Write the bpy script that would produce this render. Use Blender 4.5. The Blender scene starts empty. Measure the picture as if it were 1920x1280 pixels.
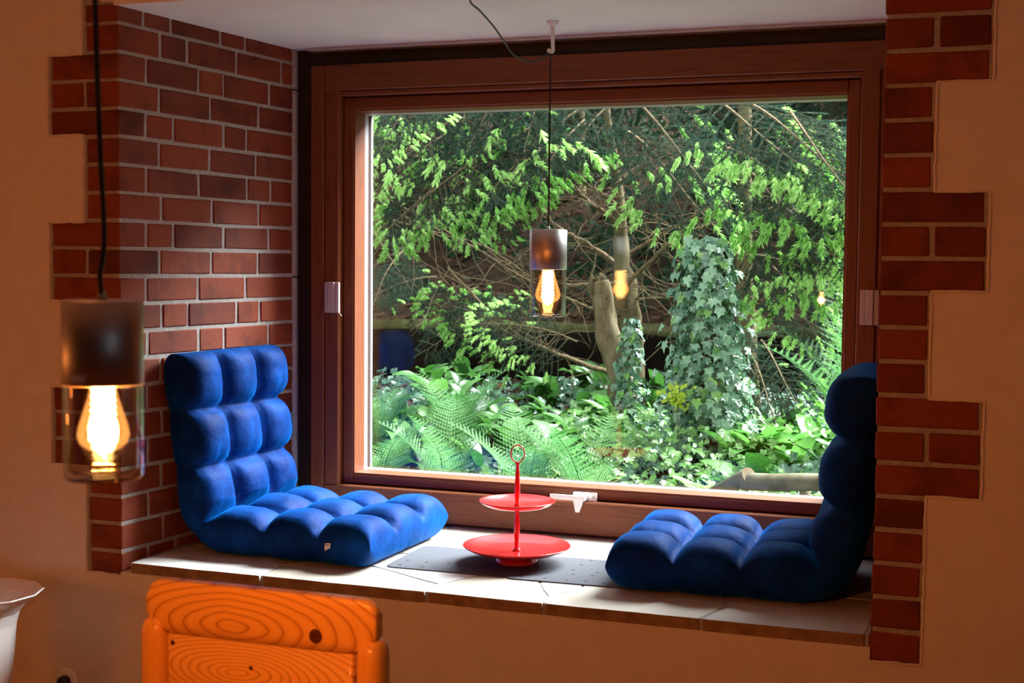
import bpy, bmesh, math, random
from mathutils import Vector, Matrix, noise
from mathutils.geometry import tessellate_polygon

R = random.Random(7)
SC = bpy.context.scene
COL = SC.collection

# ------------------------------------------------------------------ camera
CAM_POS = Vector((2.4589, -3.3999, -0.7049))
YAW, PITCH, ROLL, FPX = 0.3421, 0.0570, 0.0093, 2521.2
fwd = Vector((-math.sin(YAW) * math.cos(PITCH), math.cos(YAW) * math.cos(PITCH), -math.sin(PITCH)))
rgt = Vector((math.cos(YAW), math.sin(YAW), 0))
upv = rgt.cross(fwd)
r2 = rgt * math.cos(ROLL) + upv * math.sin(ROLL)
u2 = upv * math.cos(ROLL) - rgt * math.sin(ROLL)
cam_data = bpy.data.cameras.new('camera')
cam_data.sensor_width = 36.0
cam_data.lens = FPX / 1920 * 36.0
cam_data.clip_start = 0.02
cam_data.clip_end = 100
cam_data.dof.use_dof = True
cam_data.dof.focus_distance = 4.3
cam_data.dof.aperture_fstop = 8.0
cam = bpy.data.objects.new('camera', cam_data)
COL.objects.link(cam)
m = Matrix((r2, u2, -fwd)).transposed().to_4x4()
m.translation = CAM_POS
cam.matrix_world = m
SC.camera = cam

# ------------------------------------------------------------------ world, sun, exposure
SKY = 1.9
world = bpy.data.worlds.new('sky')
SC.world = world
world.use_nodes = True
wn, wl = world.node_tree.nodes, world.node_tree.links
bg = wn['Background']
tc = wn.new('ShaderNodeTexCoord')
sep = wn.new('ShaderNodeSeparateXYZ')
rmp = wn.new('ShaderNodeValToRGB')
rmp.color_ramp.elements[0].position = 0.0
rmp.color_ramp.elements[0].color = (0.50, 0.60, 0.72, 1)
rmp.color_ramp.elements[1].position = 1.0
rmp.color_ramp.elements[1].color = (0.86, 0.94, 1.0, 1)
wl.new(tc.outputs['Generated'], sep.inputs[0])
wl.new(sep.outputs['Z'], rmp.inputs[0])
wl.new(rmp.outputs[0], bg.inputs['Color'])
bg.inputs['Strength'].default_value = SKY

sun_d = bpy.data.lights.new('sun', 'SUN')
sun_d.energy = 50.0
sun_d.angle = math.radians(46)          # sun behind thin cloud
sun_d.color = (0.93, 0.97, 1.0)
sun = bpy.data.objects.new('sun', sun_d)
COL.objects.link(sun)
sun.rotation_euler = Vector((-0.84, -1.0, -1.42)).to_track_quat('-Z', 'Y').to_euler()
sun.location = (6, 8, 9)

SC.view_settings.view_transform = 'Standard'
SC.view_settings.look = 'None'
SC.view_settings.gamma = 1
SC.view_settings.exposure = 0.0
SC.view_settings.use_curve_mapping = False


def room_lamp(name, loc, power, color, radius):
    d = bpy.data.lights.new(name, 'POINT')
    d.energy = power
    d.color = color
    d.shadow_soft_size = radius
    o = bpy.data.objects.new(name, d)
    o.location = loc
    COL.objects.link(o)
    return o


WARM = (1.0, 0.27, 0.05)
room_lamp('table_lamp_light', (-1.60, -2.40, -1.35), 17, WARM, 0.09)
room_lamp('ceiling_lamp_light', (1.15, -2.25, 0.47), 5, (1.0, 0.29, 0.055), 0.10)
# daylight from another window of the room, behind and to the right of the viewer
ad = bpy.data.lights.new('room_window_light', 'AREA')
ad.shape = 'RECTANGLE'
ad.size, ad.size_y = 1.1, 1.0
ad.energy = 1.2
ad.color = (0.72, 0.85, 1.0)
ao = bpy.data.objects.new('room_window_light', ad)
ao.location = (4.05, -3.6, -0.5)
ao.rotation_euler = Vector((-1, 0.45, -0.1)).to_track_quat('-Z', 'Y').to_euler()
COL.objects.link(ao)

# ------------------------------------------------------------------ helpers


def link(name, me, mat=None, parent=None, loc=None):
    o = bpy.data.objects.new(name, me)
    COL.objects.link(o)
    if mat is not None:
        if not me.materials:
            me.materials.append(mat)
    if parent is not None:
        o.parent = parent
    if loc is not None:
        o.location = loc
    return o


def mesh(name, verts, faces, smooth=False):
    me = bpy.data.meshes.new(name)
    me.from_pydata([tuple(v) for v in verts], [], faces)
    me.update()
    if smooth:
        me.polygons.foreach_set('use_smooth', [True] * len(me.polygons))
    return me


def empty(name, loc=(0, 0, 0), rz=0.0):
    o = bpy.data.objects.new(name, None)
    o.empty_display_size = 0.05
    o.location = loc
    o.rotation_euler = (0, 0, rz)
    COL.objects.link(o)
    return o


def tag(o, label=None, cat=None, group=None, kind=None):
    if label:
        o['label'] = label
    if cat:
        o['category'] = cat
    if group:
        o['group'] = group
    if kind:
        o['kind'] = kind
    return o


def bm_to_mesh(bm, name, smooth=False):
    me = bpy.data.meshes.new(name)
    bmesh.ops.recalc_face_normals(bm, faces=bm.faces)
    bm.to_mesh(me)
    bm.free()
    if smooth:
        me.polygons.foreach_set('use_smooth', [True] * len(me.polygons))
    return me


def prism_mesh(name, poly, z0, z1, bevel=0.0, segs=1, jitter=0.0, smooth=False):
    """vertical prism over an XY polygon, edges bevelled"""
    bm = bmesh.new()
    lo = [bm.verts.new((p[0], p[1], z0)) for p in poly]
    hi = [bm.verts.new((p[0], p[1], z1)) for p in poly]
    n = len(poly)
    bm.faces.new(lo[::-1])
    bm.faces.new(hi)
    for i in range(n):
        j = (i + 1) % n
        bm.faces.new((lo[i], lo[j], hi[j], hi[i]))
    if jitter:
        for v in bm.verts:
            v.co += Vector([R.uniform(-jitter, jitter) for _ in range(3)])
    if bevel:
        bmesh.ops.bevel(bm, geom=list(bm.edges), offset=bevel, segments=segs, profile=0.6, affect='EDGES', clamp_overlap=True)
    return bm_to_mesh(bm, name, smooth)


def box_mesh(name, a, b, bevel=0.0, segs=1, jitter=0.0, smooth=False):
    return prism_mesh(name, [(a[0], a[1]), (b[0], a[1]), (b[0], b[1]), (a[0], b[1])], a[2], b[2], bevel, segs, jitter, smooth)


def lathe_mesh(name, prof, n=48, smooth=True, phase=0.0):
    vs, fs = [], []
    for r, z in prof:
        for k in range(n):
            a = 2 * math.pi * k / n + phase
            vs.append((r * math.cos(a), r * math.sin(a), z))
    for i in range(len(prof) - 1):
        for k in range(n):
            a, b = i * n + k, i * n + (k + 1) % n
            fs.append((a, b, b + n, a + n))
    me = mesh(name, vs, fs, smooth)
    return me


def tube_geo(pts, radii, n=8, vs=None, fs=None, cap=True, wob=0.0):
    vs = [] if vs is None else vs
    fs = [] if fs is None else fs
    pts = [Vector(p) for p in pts]
    base = len(vs)
    up = None
    for i, p in enumerate(pts):
        t = (pts[min(i + 1, len(pts) - 1)] - pts[max(i - 1, 0)]).normalized()
        if up is None:
            up = Vector((0, 0, 1)) if abs(t.z) < 0.9 else Vector((1, 0, 0))
        s = t.cross(up).normalized()
        up = s.cross(t).normalized()
        r = radii[i] if hasattr(radii, '__len__') else radii
        for k in range(n):
            a = 2 * math.pi * k / n
            rr = r
            if wob:
                rr *= 1 + wob * noise.noise(Vector((p.x * 6 + math.cos(a) * 2, p.y * 6 + math.sin(a) * 2, p.z * 9)))
            vs.append(p + (s * math.cos(a) + up * math.sin(a)) * rr)
    for i in range(len(pts) - 1):
        for k in range(n):
            a, b = base + i * n + k, base + i * n + (k + 1) % n
            fs.append((a, b, b + n, a + n))
    if cap:
        fs.append(tuple(base + k for k in range(n))[::-1])
        fs.append(tuple(base + (len(pts) - 1) * n + k for k in range(n)))
    return vs, fs


def tube_mesh(name, pts, radii, n=8, smooth=True, wob=0.0):
    vs, fs = tube_geo(pts, radii, n, wob=wob)
    return mesh(name, vs, fs, smooth)


def smooth_path(pts, k=6):
    """Catmull-Rom through pts"""
    pts = [Vector(p) for p in pts]
    out = []
    for i in range(len(pts) - 1):
        p0, p1, p2, p3 = pts[max(i - 1, 0)], pts[i], pts[i + 1], pts[min(i + 2, len(pts) - 1)]
        for j in range(k):
            t = j / k
            out.append(0.5 * ((2 * p1) + (p2 - p0) * t + (2 * p0 - 5 * p1 + 4 * p2 - p3) * t * t + (3 * p1 - p0 - 3 * p2 + p3) * t ** 3))
    out.append(pts[-1])
    return out


# ------------------------------------------------------------------ materials


def new_mat(name, color=(0.5, 0.5, 0.5), rough=0.6, metal=0.0, spec=0.5):
    mt = bpy.data.materials.new(name)
    mt.use_nodes = True
    b = mt.node_tree.nodes['Principled BSDF']
    b.inputs['Base Color'].default_value = (*color, 1)
    b.inputs['Roughness'].default_value = rough
    b.inputs['Metallic'].default_value = metal
    b.inputs['Specular IOR Level'].default_value = spec
    return mt, mt.node_tree.nodes, mt.node_tree.links, b


def ramp(nodes, stops):
    r = nodes.new('ShaderNodeValToRGB')
    e = r.color_ramp.elements
    e[0].position, e[0].color = stops[0][0], (*stops[0][1], 1)
    e[1].position, e[1].color = stops[-1][0], (*stops[-1][1], 1)
    for p, c in stops[1:-1]:
        x = e.new(p)
        x.color = (*c, 1)
    return r


def noise_node(nodes, links, scale, detail=4, rough=0.6, vec=None, coord='Object', mapscale=None):
    t = nodes.new('ShaderNodeTexNoise')
    t.inputs['Scale'].default_value = scale
    t.inputs['Detail'].default_value = detail
    t.inputs['Roughness'].default_value = rough
    if vec is None:
        c = nodes.new('ShaderNodeTexCoord')
        vec = c.outputs[coord]
    if mapscale:
        mp = nodes.new('ShaderNodeMapping')
        mp.inputs['Scale'].default_value = mapscale
        links.new(vec, mp.inputs[0])
        vec = mp.outputs[0]
    links.new(vec, t.inputs['Vector'])
    return t


def bump(nodes, links, b, src, strength, dist):
    bp = nodes.new('ShaderNodeBump')
    bp.inputs['Strength'].default_value = strength
    bp.inputs['Distance'].default_value = dist
    links.new(src, bp.inputs['Height'])
    links.new(bp.outputs[0], b.inputs['Normal'])
    return bp


def mat_noise(name, stops, scale, rough=0.7, bstr=0.3, bdist=0.004, mapscale=None, spec=0.3, detail=5, objrand=0.0, sheen=0.0):
    mt, n, l, b = new_mat(name, rough=rough, spec=spec)
    t = noise_node(n, l, scale, detail, mapscale=mapscale)
    r = ramp(n, stops)
    l.new(t.outputs['Fac'], r.inputs[0])
    out = r.outputs[0]
    if objrand:
        oi = n.new('ShaderNodeObjectInfo')
        mr = n.new('ShaderNodeMapRange')
        mr.inputs['To Min'].default_value = 1 - objrand
        mr.inputs['To Max'].default_value = 1 + objrand
        l.new(oi.outputs['Random'], mr.inputs['Value'])
        hs = n.new('ShaderNodeHueSaturation')
        l.new(out, hs.inputs['Color'])
        l.new(mr.outputs[0], hs.inputs['Value'])
        out = hs.outputs[0]
    l.new(out, b.inputs['Base Color'])
    if bstr:
        bump(n, l, b, t.outputs['Fac'], bstr, bdist)
    return mt


M = {}
M['plaster'] = mat_noise('plaster', [(0.3, (0.70, 0.64, 0.56)), (0.7, (0.78, 0.71, 0.63))], 14, 0.85, 0.25, 0.004, spec=0.2)
M['ceiling'] = mat_noise('white_ceiling', [(0.3, (0.74, 0.72, 0.72)), (0.7, (0.80, 0.78, 0.78))], 6, 0.8, 0.08, 0.003, spec=0.2)
M['mortar'] = mat_noise('mortar', [(0.3, (0.31, 0.29, 0.275)), (0.7, (0.44, 0.42, 0.40))], 60, 0.95, 0.6, 0.004, spec=0.15)
M['grey_joint'] = mat_noise('grey_joint', [(0.3, (0.34, 0.33, 0.33)), (0.7, (0.46, 0.45, 0.45))], 60, 0.9, 0.5, 0.003, spec=0.15)
M['floor'] = mat_noise('floor_boards', [(0.3, (0.16, 0.07, 0.03)), (0.7, (0.26, 0.12, 0.05))], 5, 0.5, 0.1, 0.002, mapscale=(1, 9, 1))


def brick_material():
    mt, n, l, b = new_mat('brick', rough=0.72, spec=0.35)
    oi = n.new('ShaderNodeObjectInfo')
    tcn = n.new('ShaderNodeTexCoord')
    add = n.new('ShaderNodeVectorMath')
    add.operation = 'ADD'
    sc = n.new('ShaderNodeVectorMath')
    sc.operation = 'SCALE'
    sc.inputs['Scale'].default_value = 37.0
    cmb = n.new('ShaderNodeCombineXYZ')
    for i in range(3):
        l.new(oi.outputs['Random'], cmb.inputs[i])
    l.new(cmb.outputs[0], sc.inputs[0])
    l.new(tcn.outputs['Object'], add.inputs[0])
    l.new(sc.outputs[0], add.inputs[1])
    big = noise_node(n, l, 7, 4, 0.6, vec=add.outputs[0])
    fine = noise_node(n, l, 90, 4, 0.7, vec=add.outputs[0])
    base = ramp(n, [(0.0, (0.145, 0.026, 0.010)), (0.35, (0.22, 0.040, 0.014)), (0.75, (0.26, 0.052, 0.019)), (1.0, (0.19, 0.042, 0.019))])
    l.new(oi.outputs['Random'], base.inputs[0])
    dark = ramp(n, [(0.30, (0.42, 0.36, 0.36)), (0.50, (1, 1, 1)), (0.8, (1.12, 1.08, 1.04))])
    l.new(big.outputs['Fac'], dark.inputs[0])
    mx = n.new('ShaderNodeMix')
    mx.data_type = 'RGBA'
    mx.blend_type = 'MULTIPLY'
    mx.inputs[0].default_value = 0.85
    l.new(base.outputs[0], mx.inputs[6])
    l.new(dark.outputs[0], mx.inputs[7])
    fr = ramp(n, [(0.35, (0.82, 0.8, 0.8)), (0.6, (1, 1, 1))])
    l.new(fine.outputs['Fac'], fr.inputs[0])
    mx2 = n.new('ShaderNodeMix')
    mx2.data_type = 'RGBA'
    mx2.blend_type = 'MULTIPLY'
    mx2.inputs[0].default_value = 1.0
    l.new(mx.outputs[2], mx2.inputs[6])
    l.new(fr.outputs[0], mx2.inputs[7])
    l.new(mx2.outputs[2], b.inputs['Base Color'])
    bump(n, l, b, fine.outputs['Fac'], 0.35, 0.002)
    return mt


M['brick'] = brick_material()


def wood_material(name, stops, scale, mapscale, rough, spec=0.4, coat=0.0):
    mt, n, l, b = new_mat(name, rough=rough, spec=spec)
    t = noise_node(n, l, scale, 5, 0.6, mapscale=mapscale)
    r = ramp(n, stops)
    l.new(t.outputs['Fac'], r.inputs[0])
    l.new(r.outputs[0], b.inputs['Base Color'])
    b.inputs['Coat Weight'].default_value = coat
    b.inputs['Coat Roughness'].default_value = 0.25
    bump(n, l, b, t.outputs['Fac'], 0.08, 0.002)
    return mt


DW = [(0.3, (0.115, 0.030, 0.010)), (0.5, (0.19, 0.055, 0.020)), (0.72, (0.145, 0.040, 0.014))]
M['wood_h'] = wood_material('mahogany_rail', DW, 6, (1, 14, 14), 0.5, 0.3)
M['wood_v'] = wood_material('mahogany_stile', DW, 6, (14, 14, 1), 0.5, 0.3)
M['recess_shade'] = wood_material('recess_shade_wood', [(0.3, (0.018, 0.010, 0.007)), (0.7, (0.035, 0.018, 0.011))], 5, (1, 8, 8), 0.6)  # near-black colour carries the shade of the gap round the frame
M['alu'], _n, _l, _b = new_mat('glazing_gasket', (0.45, 0.44, 0.46), 0.4, 0.3)
M['white_metal'], _n, _l, _b = new_mat('white_enamel', (0.80, 0.79, 0.78), 0.3)
M['hinge'] = mat_noise('hinge_plastic', [(0.3, (0.46, 0.40, 0.37)), (0.7, (0.52, 0.45, 0.42))], 20, 0.45, 0.0, spec=0.4)
M['black'], _n, _l, _b = new_mat('black_cord', (0.012, 0.011, 0.010), 0.45)
M['porcelain'], _n, _l, _b = new_mat('white_porcelain', (0.82, 0.81, 0.82), 0.12, 0.0, 0.5)
M['paper'], _n, _l, _b = new_mat('white_label', (0.85, 0.80, 0.78), 0.6)
M['red'], _n, _l, _b = new_mat('red_enamel', (0.62, 0.018, 0.020), 0.22, 0.0, 0.55)
_b.inputs['Coat Weight'].default_value = 0.4
_b.inputs['Coat Roughness'].default_value = 0.08
M['felt'] = mat_noise('grey_felt', [(0.3, (0.055, 0.058, 0.070)), (0.7, (0.125, 0.130, 0.150))], 260, 0.95, 0.5, 0.002, spec=0.1)
M['felt_hole'], _n, _l, _b = new_mat('felt_perforation', (0.012, 0.012, 0.014), 0.9)


def thin_glass(name, tint, fac_scale=1.0, ior=1.5, rough=0.0):
    mt = bpy.data.materials.new(name)
    mt.use_nodes = True
    n, l = mt.node_tree.nodes, mt.node_tree.links
    n.remove(n['Principled BSDF'])
    tr = n.new('ShaderNodeBsdfTransparent')
    tr.inputs['Color'].default_value = (*tint, 1)
    gl = n.new('ShaderNodeBsdfGlossy')
    gl.inputs['Roughness'].default_value = rough
    fr = n.new('ShaderNodeFresnel')
    gm = n.new('ShaderNodeNewGeometry')       # same reflectance from either side of the thin pane
    io = n.new('ShaderNodeMapRange')
    io.inputs['To Min'].default_value = ior
    io.inputs['To Max'].default_value = 1 / ior
    l.new(gm.outputs['Backfacing'], io.inputs['Value'])
    l.new(io.outputs[0], fr.inputs['IOR'])
    mul = n.new('ShaderNodeMath')
    mul.operation = 'MULTIPLY'
    mul.inputs[1].default_value = fac_scale
    mul.use_clamp = True
    mx = n.new('ShaderNodeMixShader')
    l.new(fr.outputs[0], mul.inputs[0])
    l.new(mul.outputs[0], mx.inputs[0])
    l.new(tr.outputs[0], mx.inputs[1])
    l.new(gl.outputs[0], mx.inputs[2])
    l.new(mx.outputs[0], n['Material Output'].inputs['Surface'])
    return mt


M['pane'] = thin_glass('window_glass', (0.985, 0.995, 0.99), 0.62)
M['shade_glass'] = thin_glass('lamp_glass', (0.90, 0.86, 0.80), 1.7)


def emit_mat(name, color, strength, glass=None):
    mt = bpy.data.materials.new(name)
    mt.use_nodes = True
    n, l = mt.node_tree.nodes, mt.node_tree.links
    n.remove(n['Principled BSDF'])
    e = n.new('ShaderNodeEmission')
    e.inputs['Color'].default_value = (*color, 1)
    e.inputs['Strength'].default_value = strength
    out = n['Material Output']
    if glass:
        tr = n.new('ShaderNodeBsdfTransparent')
        tr.inputs['Color'].default_value = (*glass, 1)
        gl = n.new('ShaderNodeBsdfGlossy')
        gl.inputs['Roughness'].default_value = 0.02
        lw = n.new('ShaderNodeFresnel')
        lw.inputs['IOR'].default_value = 1.45
        mx = n.new('ShaderNodeMixShader')
        l.new(lw.outputs[0], mx.inputs[0])
        l.new(tr.outputs[0], mx.inputs[1])
        l.new(gl.outputs[0], mx.inputs[2])
        ad_ = n.new('ShaderNodeAddShader')
        l.new(mx.outputs[0], ad_.inputs[0])
        l.new(e.outputs[0], ad_.inputs[1])
        l.new(ad_.outputs[0], out.inputs['Surface'])
    else:
        l.new(e.outputs[0], out.inputs['Surface'])
    return mt


M['filament'] = emit_mat('glowing_filament', (1.0, 0.62, 0.26), 38.0)
M['bulb_glass'] = emit_mat('amber_bulb_glass', (1.0, 0.40, 0.11), 0.42, (1.0, 0.90, 0.74))


def steel_material():
    mt, n, l, b = new_mat('brushed_steel', (0.60, 0.575, 0.55), 0.30, 1.0)
    t = noise_node(n, l, 40, 3, mapscale=(1, 1, 40))
    mr = n.new('ShaderNodeMapRange')
    mr.inputs['To Min'].default_value = 0.34
    mr.inputs['To Max'].default_value = 0.46
    l.new(t.outputs['Fac'], mr.inputs['Value'])
    l.new(mr.outputs[0], b.inputs['Roughness'])
    b.inputs['Anisotropic'].default_value = 0.4
    return mt


M['steel'] = steel_material()


def velvet_material():
    mt, n, l, b = new_mat('blue_velvet', (0.012, 0.055, 0.34), 0.62, 0.0, 0.06)
    t = noise_node(n, l, 9, 4, 0.62)
    r = ramp(n, [(0.30, (0.0006, 0.010, 0.075)), (0.5, (0.0010, 0.026, 0.155)), (0.72, (0.0015, 0.052, 0.27))])
    l.new(t.outputs['Fac'], r.inputs[0])
    l.new(r.outputs[0], b.inputs['Base Color'])
    b.inputs['Sheen Weight'].default_value = 0.36
    b.inputs['Sheen Roughness'].default_value = 0.42
    b.inputs['Sheen Tint'].default_value = (0.0, 0.28, 1.0, 1)
    t2 = noise_node(n, l, 16, 6, 0.66)
    bump(n, l, b, t2.outputs['Fac'], 0.42, 0.010)
    return mt


M['velvet'] = velvet_material()


def pine_material(name, centre, rings, squash):
    """flat-sawn pine: cathedral rings round a centre on the board plus dark knots"""
    mt, n, l, b = new_mat(name, rough=0.34, spec=0.45)
    c = n.new('ShaderNodeTexCoord')
    mp = n.new('ShaderNodeMapping')
    mp.inputs['Location'].default_value = (-centre[0] * squash[0], 0, -centre[1] * squash[1])
    mp.inputs['Scale'].default_value = (squash[0], 1, squash[1])
    l.new(c.outputs['Object'], mp.inputs[0])
    ds = noise_node(n, l, 7, 3, 0.5, vec=c.outputs['Object'])
    dsm = n.new('ShaderNodeVectorMath')
    dsm.operation = 'SCALE'
    dsm.inputs['Scale'].default_value = 0.045
    l.new(ds.outputs['Color'], dsm.inputs[0])
    addv = n.new('ShaderNodeVectorMath')
    l.new(mp.outputs[0], addv.inputs[0])
    l.new(dsm.outputs[0], addv.inputs[1])
    sp = n.new('ShaderNodeSeparateXYZ')
    l.new(addv.outputs[0], sp.inputs[0])
    cb = n.new('ShaderNodeCombineXYZ')
    l.new(sp.outputs['X'], cb.inputs[0])
    l.new(sp.outputs['Z'], cb.inputs[1])
    ln = n.new('ShaderNodeVectorMath')
    ln.operation = 'LENGTH'
    l.new(cb.outputs[0], ln.inputs[0])
    mu = n.new('ShaderNodeMath')
    mu.operation = 'MULTIPLY'
    mu.inputs[1].default_value = rings
    l.new(ln.outputs['Value'], mu.inputs[0])
    fr = n.new('ShaderNodeMath')
    fr.operation = 'FRACT'
    l.new(mu.outputs[0], fr.inputs[0])
    r = ramp(n, [(0.0, (0.60, 0.26, 0.035)), (0.06, (0.80, 0.43, 0.080)), (0.55, (0.84, 0.47, 0.095)), (0.84, (0.74, 0.37, 0.062)), (0.97, (0.48, 0.18, 0.022)), (1.0, (0.52, 0.21, 0.027))])
    l.new(fr.outputs[0], r.inputs[0])
    out = r.outputs[0]
    l.new(out, b.inputs['Base Color'])
    b.inputs['Coat Weight'].default_value = 0.25
    b.inputs['Coat Roughness'].default_value = 0.2
    return mt


M['pine_top'] = pine_material('pine_plank_rings', (-0.022, -0.058), 30.0, (1.0, 3.0))
M['pine_low'] = pine_material('pine_plank_fine_rings', (-0.015, -0.140), 50.0, (1.0, 3.2))
M['pine'] = wood_material('pine_post', [(0.3, (0.64, 0.31, 0.045)), (0.5, (0.78, 0.40, 0.070)), (0.7, (0.68, 0.33, 0.050))], 8, (12, 12, 0.8), 0.34, coat=0.2)
M['knot'] = mat_noise('pine_knot', [(0.3, (0.05, 0.012, 0.004)), (0.7, (0.12, 0.03, 0.008))], 120, 0.4, 0.0)


def stone_material():
    mt, n, l, b = new_mat('sill_stone', rough=0.42, spec=0.45)
    oi = n.new('ShaderNodeObjectInfo')
    base = ramp(n, [(0.0, (0.54, 0.50, 0.42)), (0.4, (0.62, 0.60, 0.57)), (0.7, (0.66, 0.67, 0.67)), (1.0, (0.56, 0.53, 0.47))])
    l.new(oi.outputs['Random'], base.inputs[0])
    t = noise_node(n, l, 5, 5, 0.65)
    r = ramp(n, [(0.32, (0.78, 0.74, 0.68)), (0.6, (1.0, 1.0, 1.0))])
    l.new(t.outputs['Fac'], r.inputs[0])
    mx = n.new('ShaderNodeMix')
    mx.data_type = 'RGBA'
    mx.blend_type = 'MULTIPLY'
    mx.inputs[0].default_value = 1
    l.new(base.outputs[0], mx.inputs[6])
    l.new(r.outputs[0], mx.inputs[7])
    l.new(mx.outputs[2], b.inputs['Base Color'])
    t2 = noise_node(n, l, 18, 4, 0.6)
    bump(n, l, b, t2.outputs['Fac'], 0.15, 0.004)
    return mt


M['stone'] = stone_material()
M['stone_edge'] = mat_noise('sill_stone_edge', [(0.3, (0.20, 0.12, 0.06)), (0.7, (0.36, 0.24, 0.13))], 25, 0.8, 0.6, 0.004, spec=0.2)


def leaf_material(name, c_lo, c_hi, rough=0.45, trans=0.35, spec=0.4, vary=0.25, noise_scale=30):
    mt = bpy.data.materials.new(name)
    mt.use_nodes = True
    n, l = mt.node_tree.nodes, mt.node_tree.links
    b = n['Principled BSDF']
    b.inputs['Roughness'].default_value = rough
    b.inputs['Specular IOR Level'].default_value = spec
    oi = n.new('ShaderNodeObjectInfo')
    t = noise_node(n, l, noise_scale, 2, 0.5)
    ad_ = n.new('ShaderNodeMath')
    ad_.operation = 'MULTIPLY_ADD'
    ad_.inputs[1].default_value = vary * 2
    l.new(oi.outputs['Random'], ad_.inputs[0])
    sb = n.new('ShaderNodeMath')
    sb.operation = 'SUBTRACT'
    sb.inputs[1].default_value = vary
    l.new(t.outputs['Fac'], sb.inputs[0])
    l.new(sb.outputs[0], ad_.inputs[2])
    r = ramp(n, [(0.25, c_lo), (0.75, c_hi)])
    l.new(ad_.outputs[0], r.inputs[0])
    l.new(r.outputs[0], b.inputs['Base Color'])
    tl = n.new('ShaderNodeBsdfTranslucent')
    hs = n.new('ShaderNodeHueSaturation')
    hs.inputs['Value'].default_value = 1.3
    hs.inputs['Saturation'].default_value = 1.1
    l.new(r.outputs[0], hs.inputs['Color'])
    l.new(hs.outputs[0], tl.inputs['Color'])
    mx = n.new('ShaderNodeMixShader')
    mx.inputs[0].default_value = trans
    l.new(b.outputs[0], mx.inputs[1])
    l.new(tl.outputs[0], mx.inputs[2])
    l.new(mx.outputs[0], n['Material Output'].inputs['Surface'])
    return mt


M['needle'] = leaf_material('spruce_needles', (0.0110, 0.0374, 0.0255), (0.0425, 0.1003, 0.0697), 0.75, 0.15, 0.04)
M['tip'] = leaf_material('fresh_spruce_tips', (0.20, 0.43, 0.10), (0.58, 0.82, 0.34), 0.5, 0.35, 0.12)
M['fern'] = leaf_material('fern_green', (0.055, 0.148, 0.052), (0.142, 0.278, 0.112), 0.5, 0.42, 0.12)
M['ivy'] = leaf_material('ivy_green', (0.040, 0.120, 0.068), (0.21, 0.37, 0.225), 0.25, 0.15, 0.7, 0.3)
M['ivy_young'] = leaf_material('young_ivy', (0.055, 0.180, 0.035), (0.20, 0.40, 0.105), 0.3, 0.3, 0.6, 0.3)
M['broad'] = leaf_material('broad_leaf', (0.030, 0.105, 0.020), (0.095, 0.245, 0.060), 0.33, 0.3, 0.55)
M['broad_light'] = leaf_material('broad_leaf_light', (0.085, 0.235, 0.050), (0.21, 0.44, 0.125), 0.35, 0.35, 0.5)
M['yew'] = leaf_material('yellow_green_leaf', (0.40, 0.52, 0.05), (0.62, 0.70, 0.10), 0.5, 0.4)
M['bark'] = mat_noise('bark', [(0.3, (0.060, 0.045, 0.024)), (0.55, (0.155, 0.122, 0.068)), (0.75, (0.118, 0.112, 0.052))], 14, 0.9, 0.8, 0.012, mapscale=(1, 1, 0.35), spec=0.03)
M['deadwood'] = mat_noise('dead_twig', [(0.3, (0.0880, 0.0624, 0.0352)), (0.7, (0.2080, 0.1600, 0.0960))], 30, 0.9, 0.4, 0.003, spec=0.03)
M['stumpwood'] = mat_noise('stump_bark', [(0.30, (0.0450, 0.0315, 0.0165)), (0.48, (0.1500, 0.1162, 0.0675)), (0.70, (0.2400, 0.1988, 0.1275))], 16, 0.9, 1.0, 0.015, mapscale=(1.0500, 1.0500, 0.3750), spec=0.03)
M['log'] = mat_noise('mossy_log', [(0.3, (0.0510, 0.0480, 0.0240)), (0.5, (0.1140, 0.1050, 0.0630)), (0.72, (0.1560, 0.1440, 0.1080))], 9, 0.85, 0.5, 0.006, spec=0.03)
M['log_end'] = mat_noise('log_end_grain', [(0.3, (0.1200, 0.0850, 0.0500)), (0.7, (0.1700, 0.1300, 0.0800))], 20, 0.85, 0.3, 0.004, spec=0.03)
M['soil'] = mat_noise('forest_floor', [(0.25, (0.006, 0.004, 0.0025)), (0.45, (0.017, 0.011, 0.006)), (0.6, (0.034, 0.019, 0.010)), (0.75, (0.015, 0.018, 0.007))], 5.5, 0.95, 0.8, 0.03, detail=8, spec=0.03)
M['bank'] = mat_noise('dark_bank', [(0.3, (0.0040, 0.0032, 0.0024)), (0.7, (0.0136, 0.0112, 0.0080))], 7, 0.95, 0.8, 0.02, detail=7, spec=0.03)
M['moss'] = mat_noise('mossy_top', [(0.3, (0.0250, 0.0275, 0.0090)), (0.7, (0.0600, 0.0575, 0.0225))], 12, 0.95, 0.7, 0.01, spec=0.03)
M['litter'] = leaf_material('dry_leaves', (0.030, 0.016, 0.009), (0.125, 0.066, 0.038), 0.95, 0.1, 0.05)
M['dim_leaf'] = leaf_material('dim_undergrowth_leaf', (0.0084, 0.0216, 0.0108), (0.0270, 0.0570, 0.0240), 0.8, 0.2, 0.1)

# ------------------------------------------------------------------ constants of the niche
H = 1 / 12                    # brick course
SILL = -1.6126
CEIL = 0.05
W = 2.1995                    # niche width at the front
SP = 0.1112                   # splay of the left reveal
FLOOR = -2.08
TOP = 0.60
REV_END = 0.878


def rev(d, off=0.0):
    """point on the left reveal at depth d, off = distance out of the face"""
    return (SP * d + off, d - off * SP)


# ------------------------------------------------------------------ room shell
def struct(name, me, mat, parent=None, loc=None):
    o = link(name, me, mat, parent, loc)
    if parent is None:
        o['kind'] = 'structure'
    return o


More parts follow.
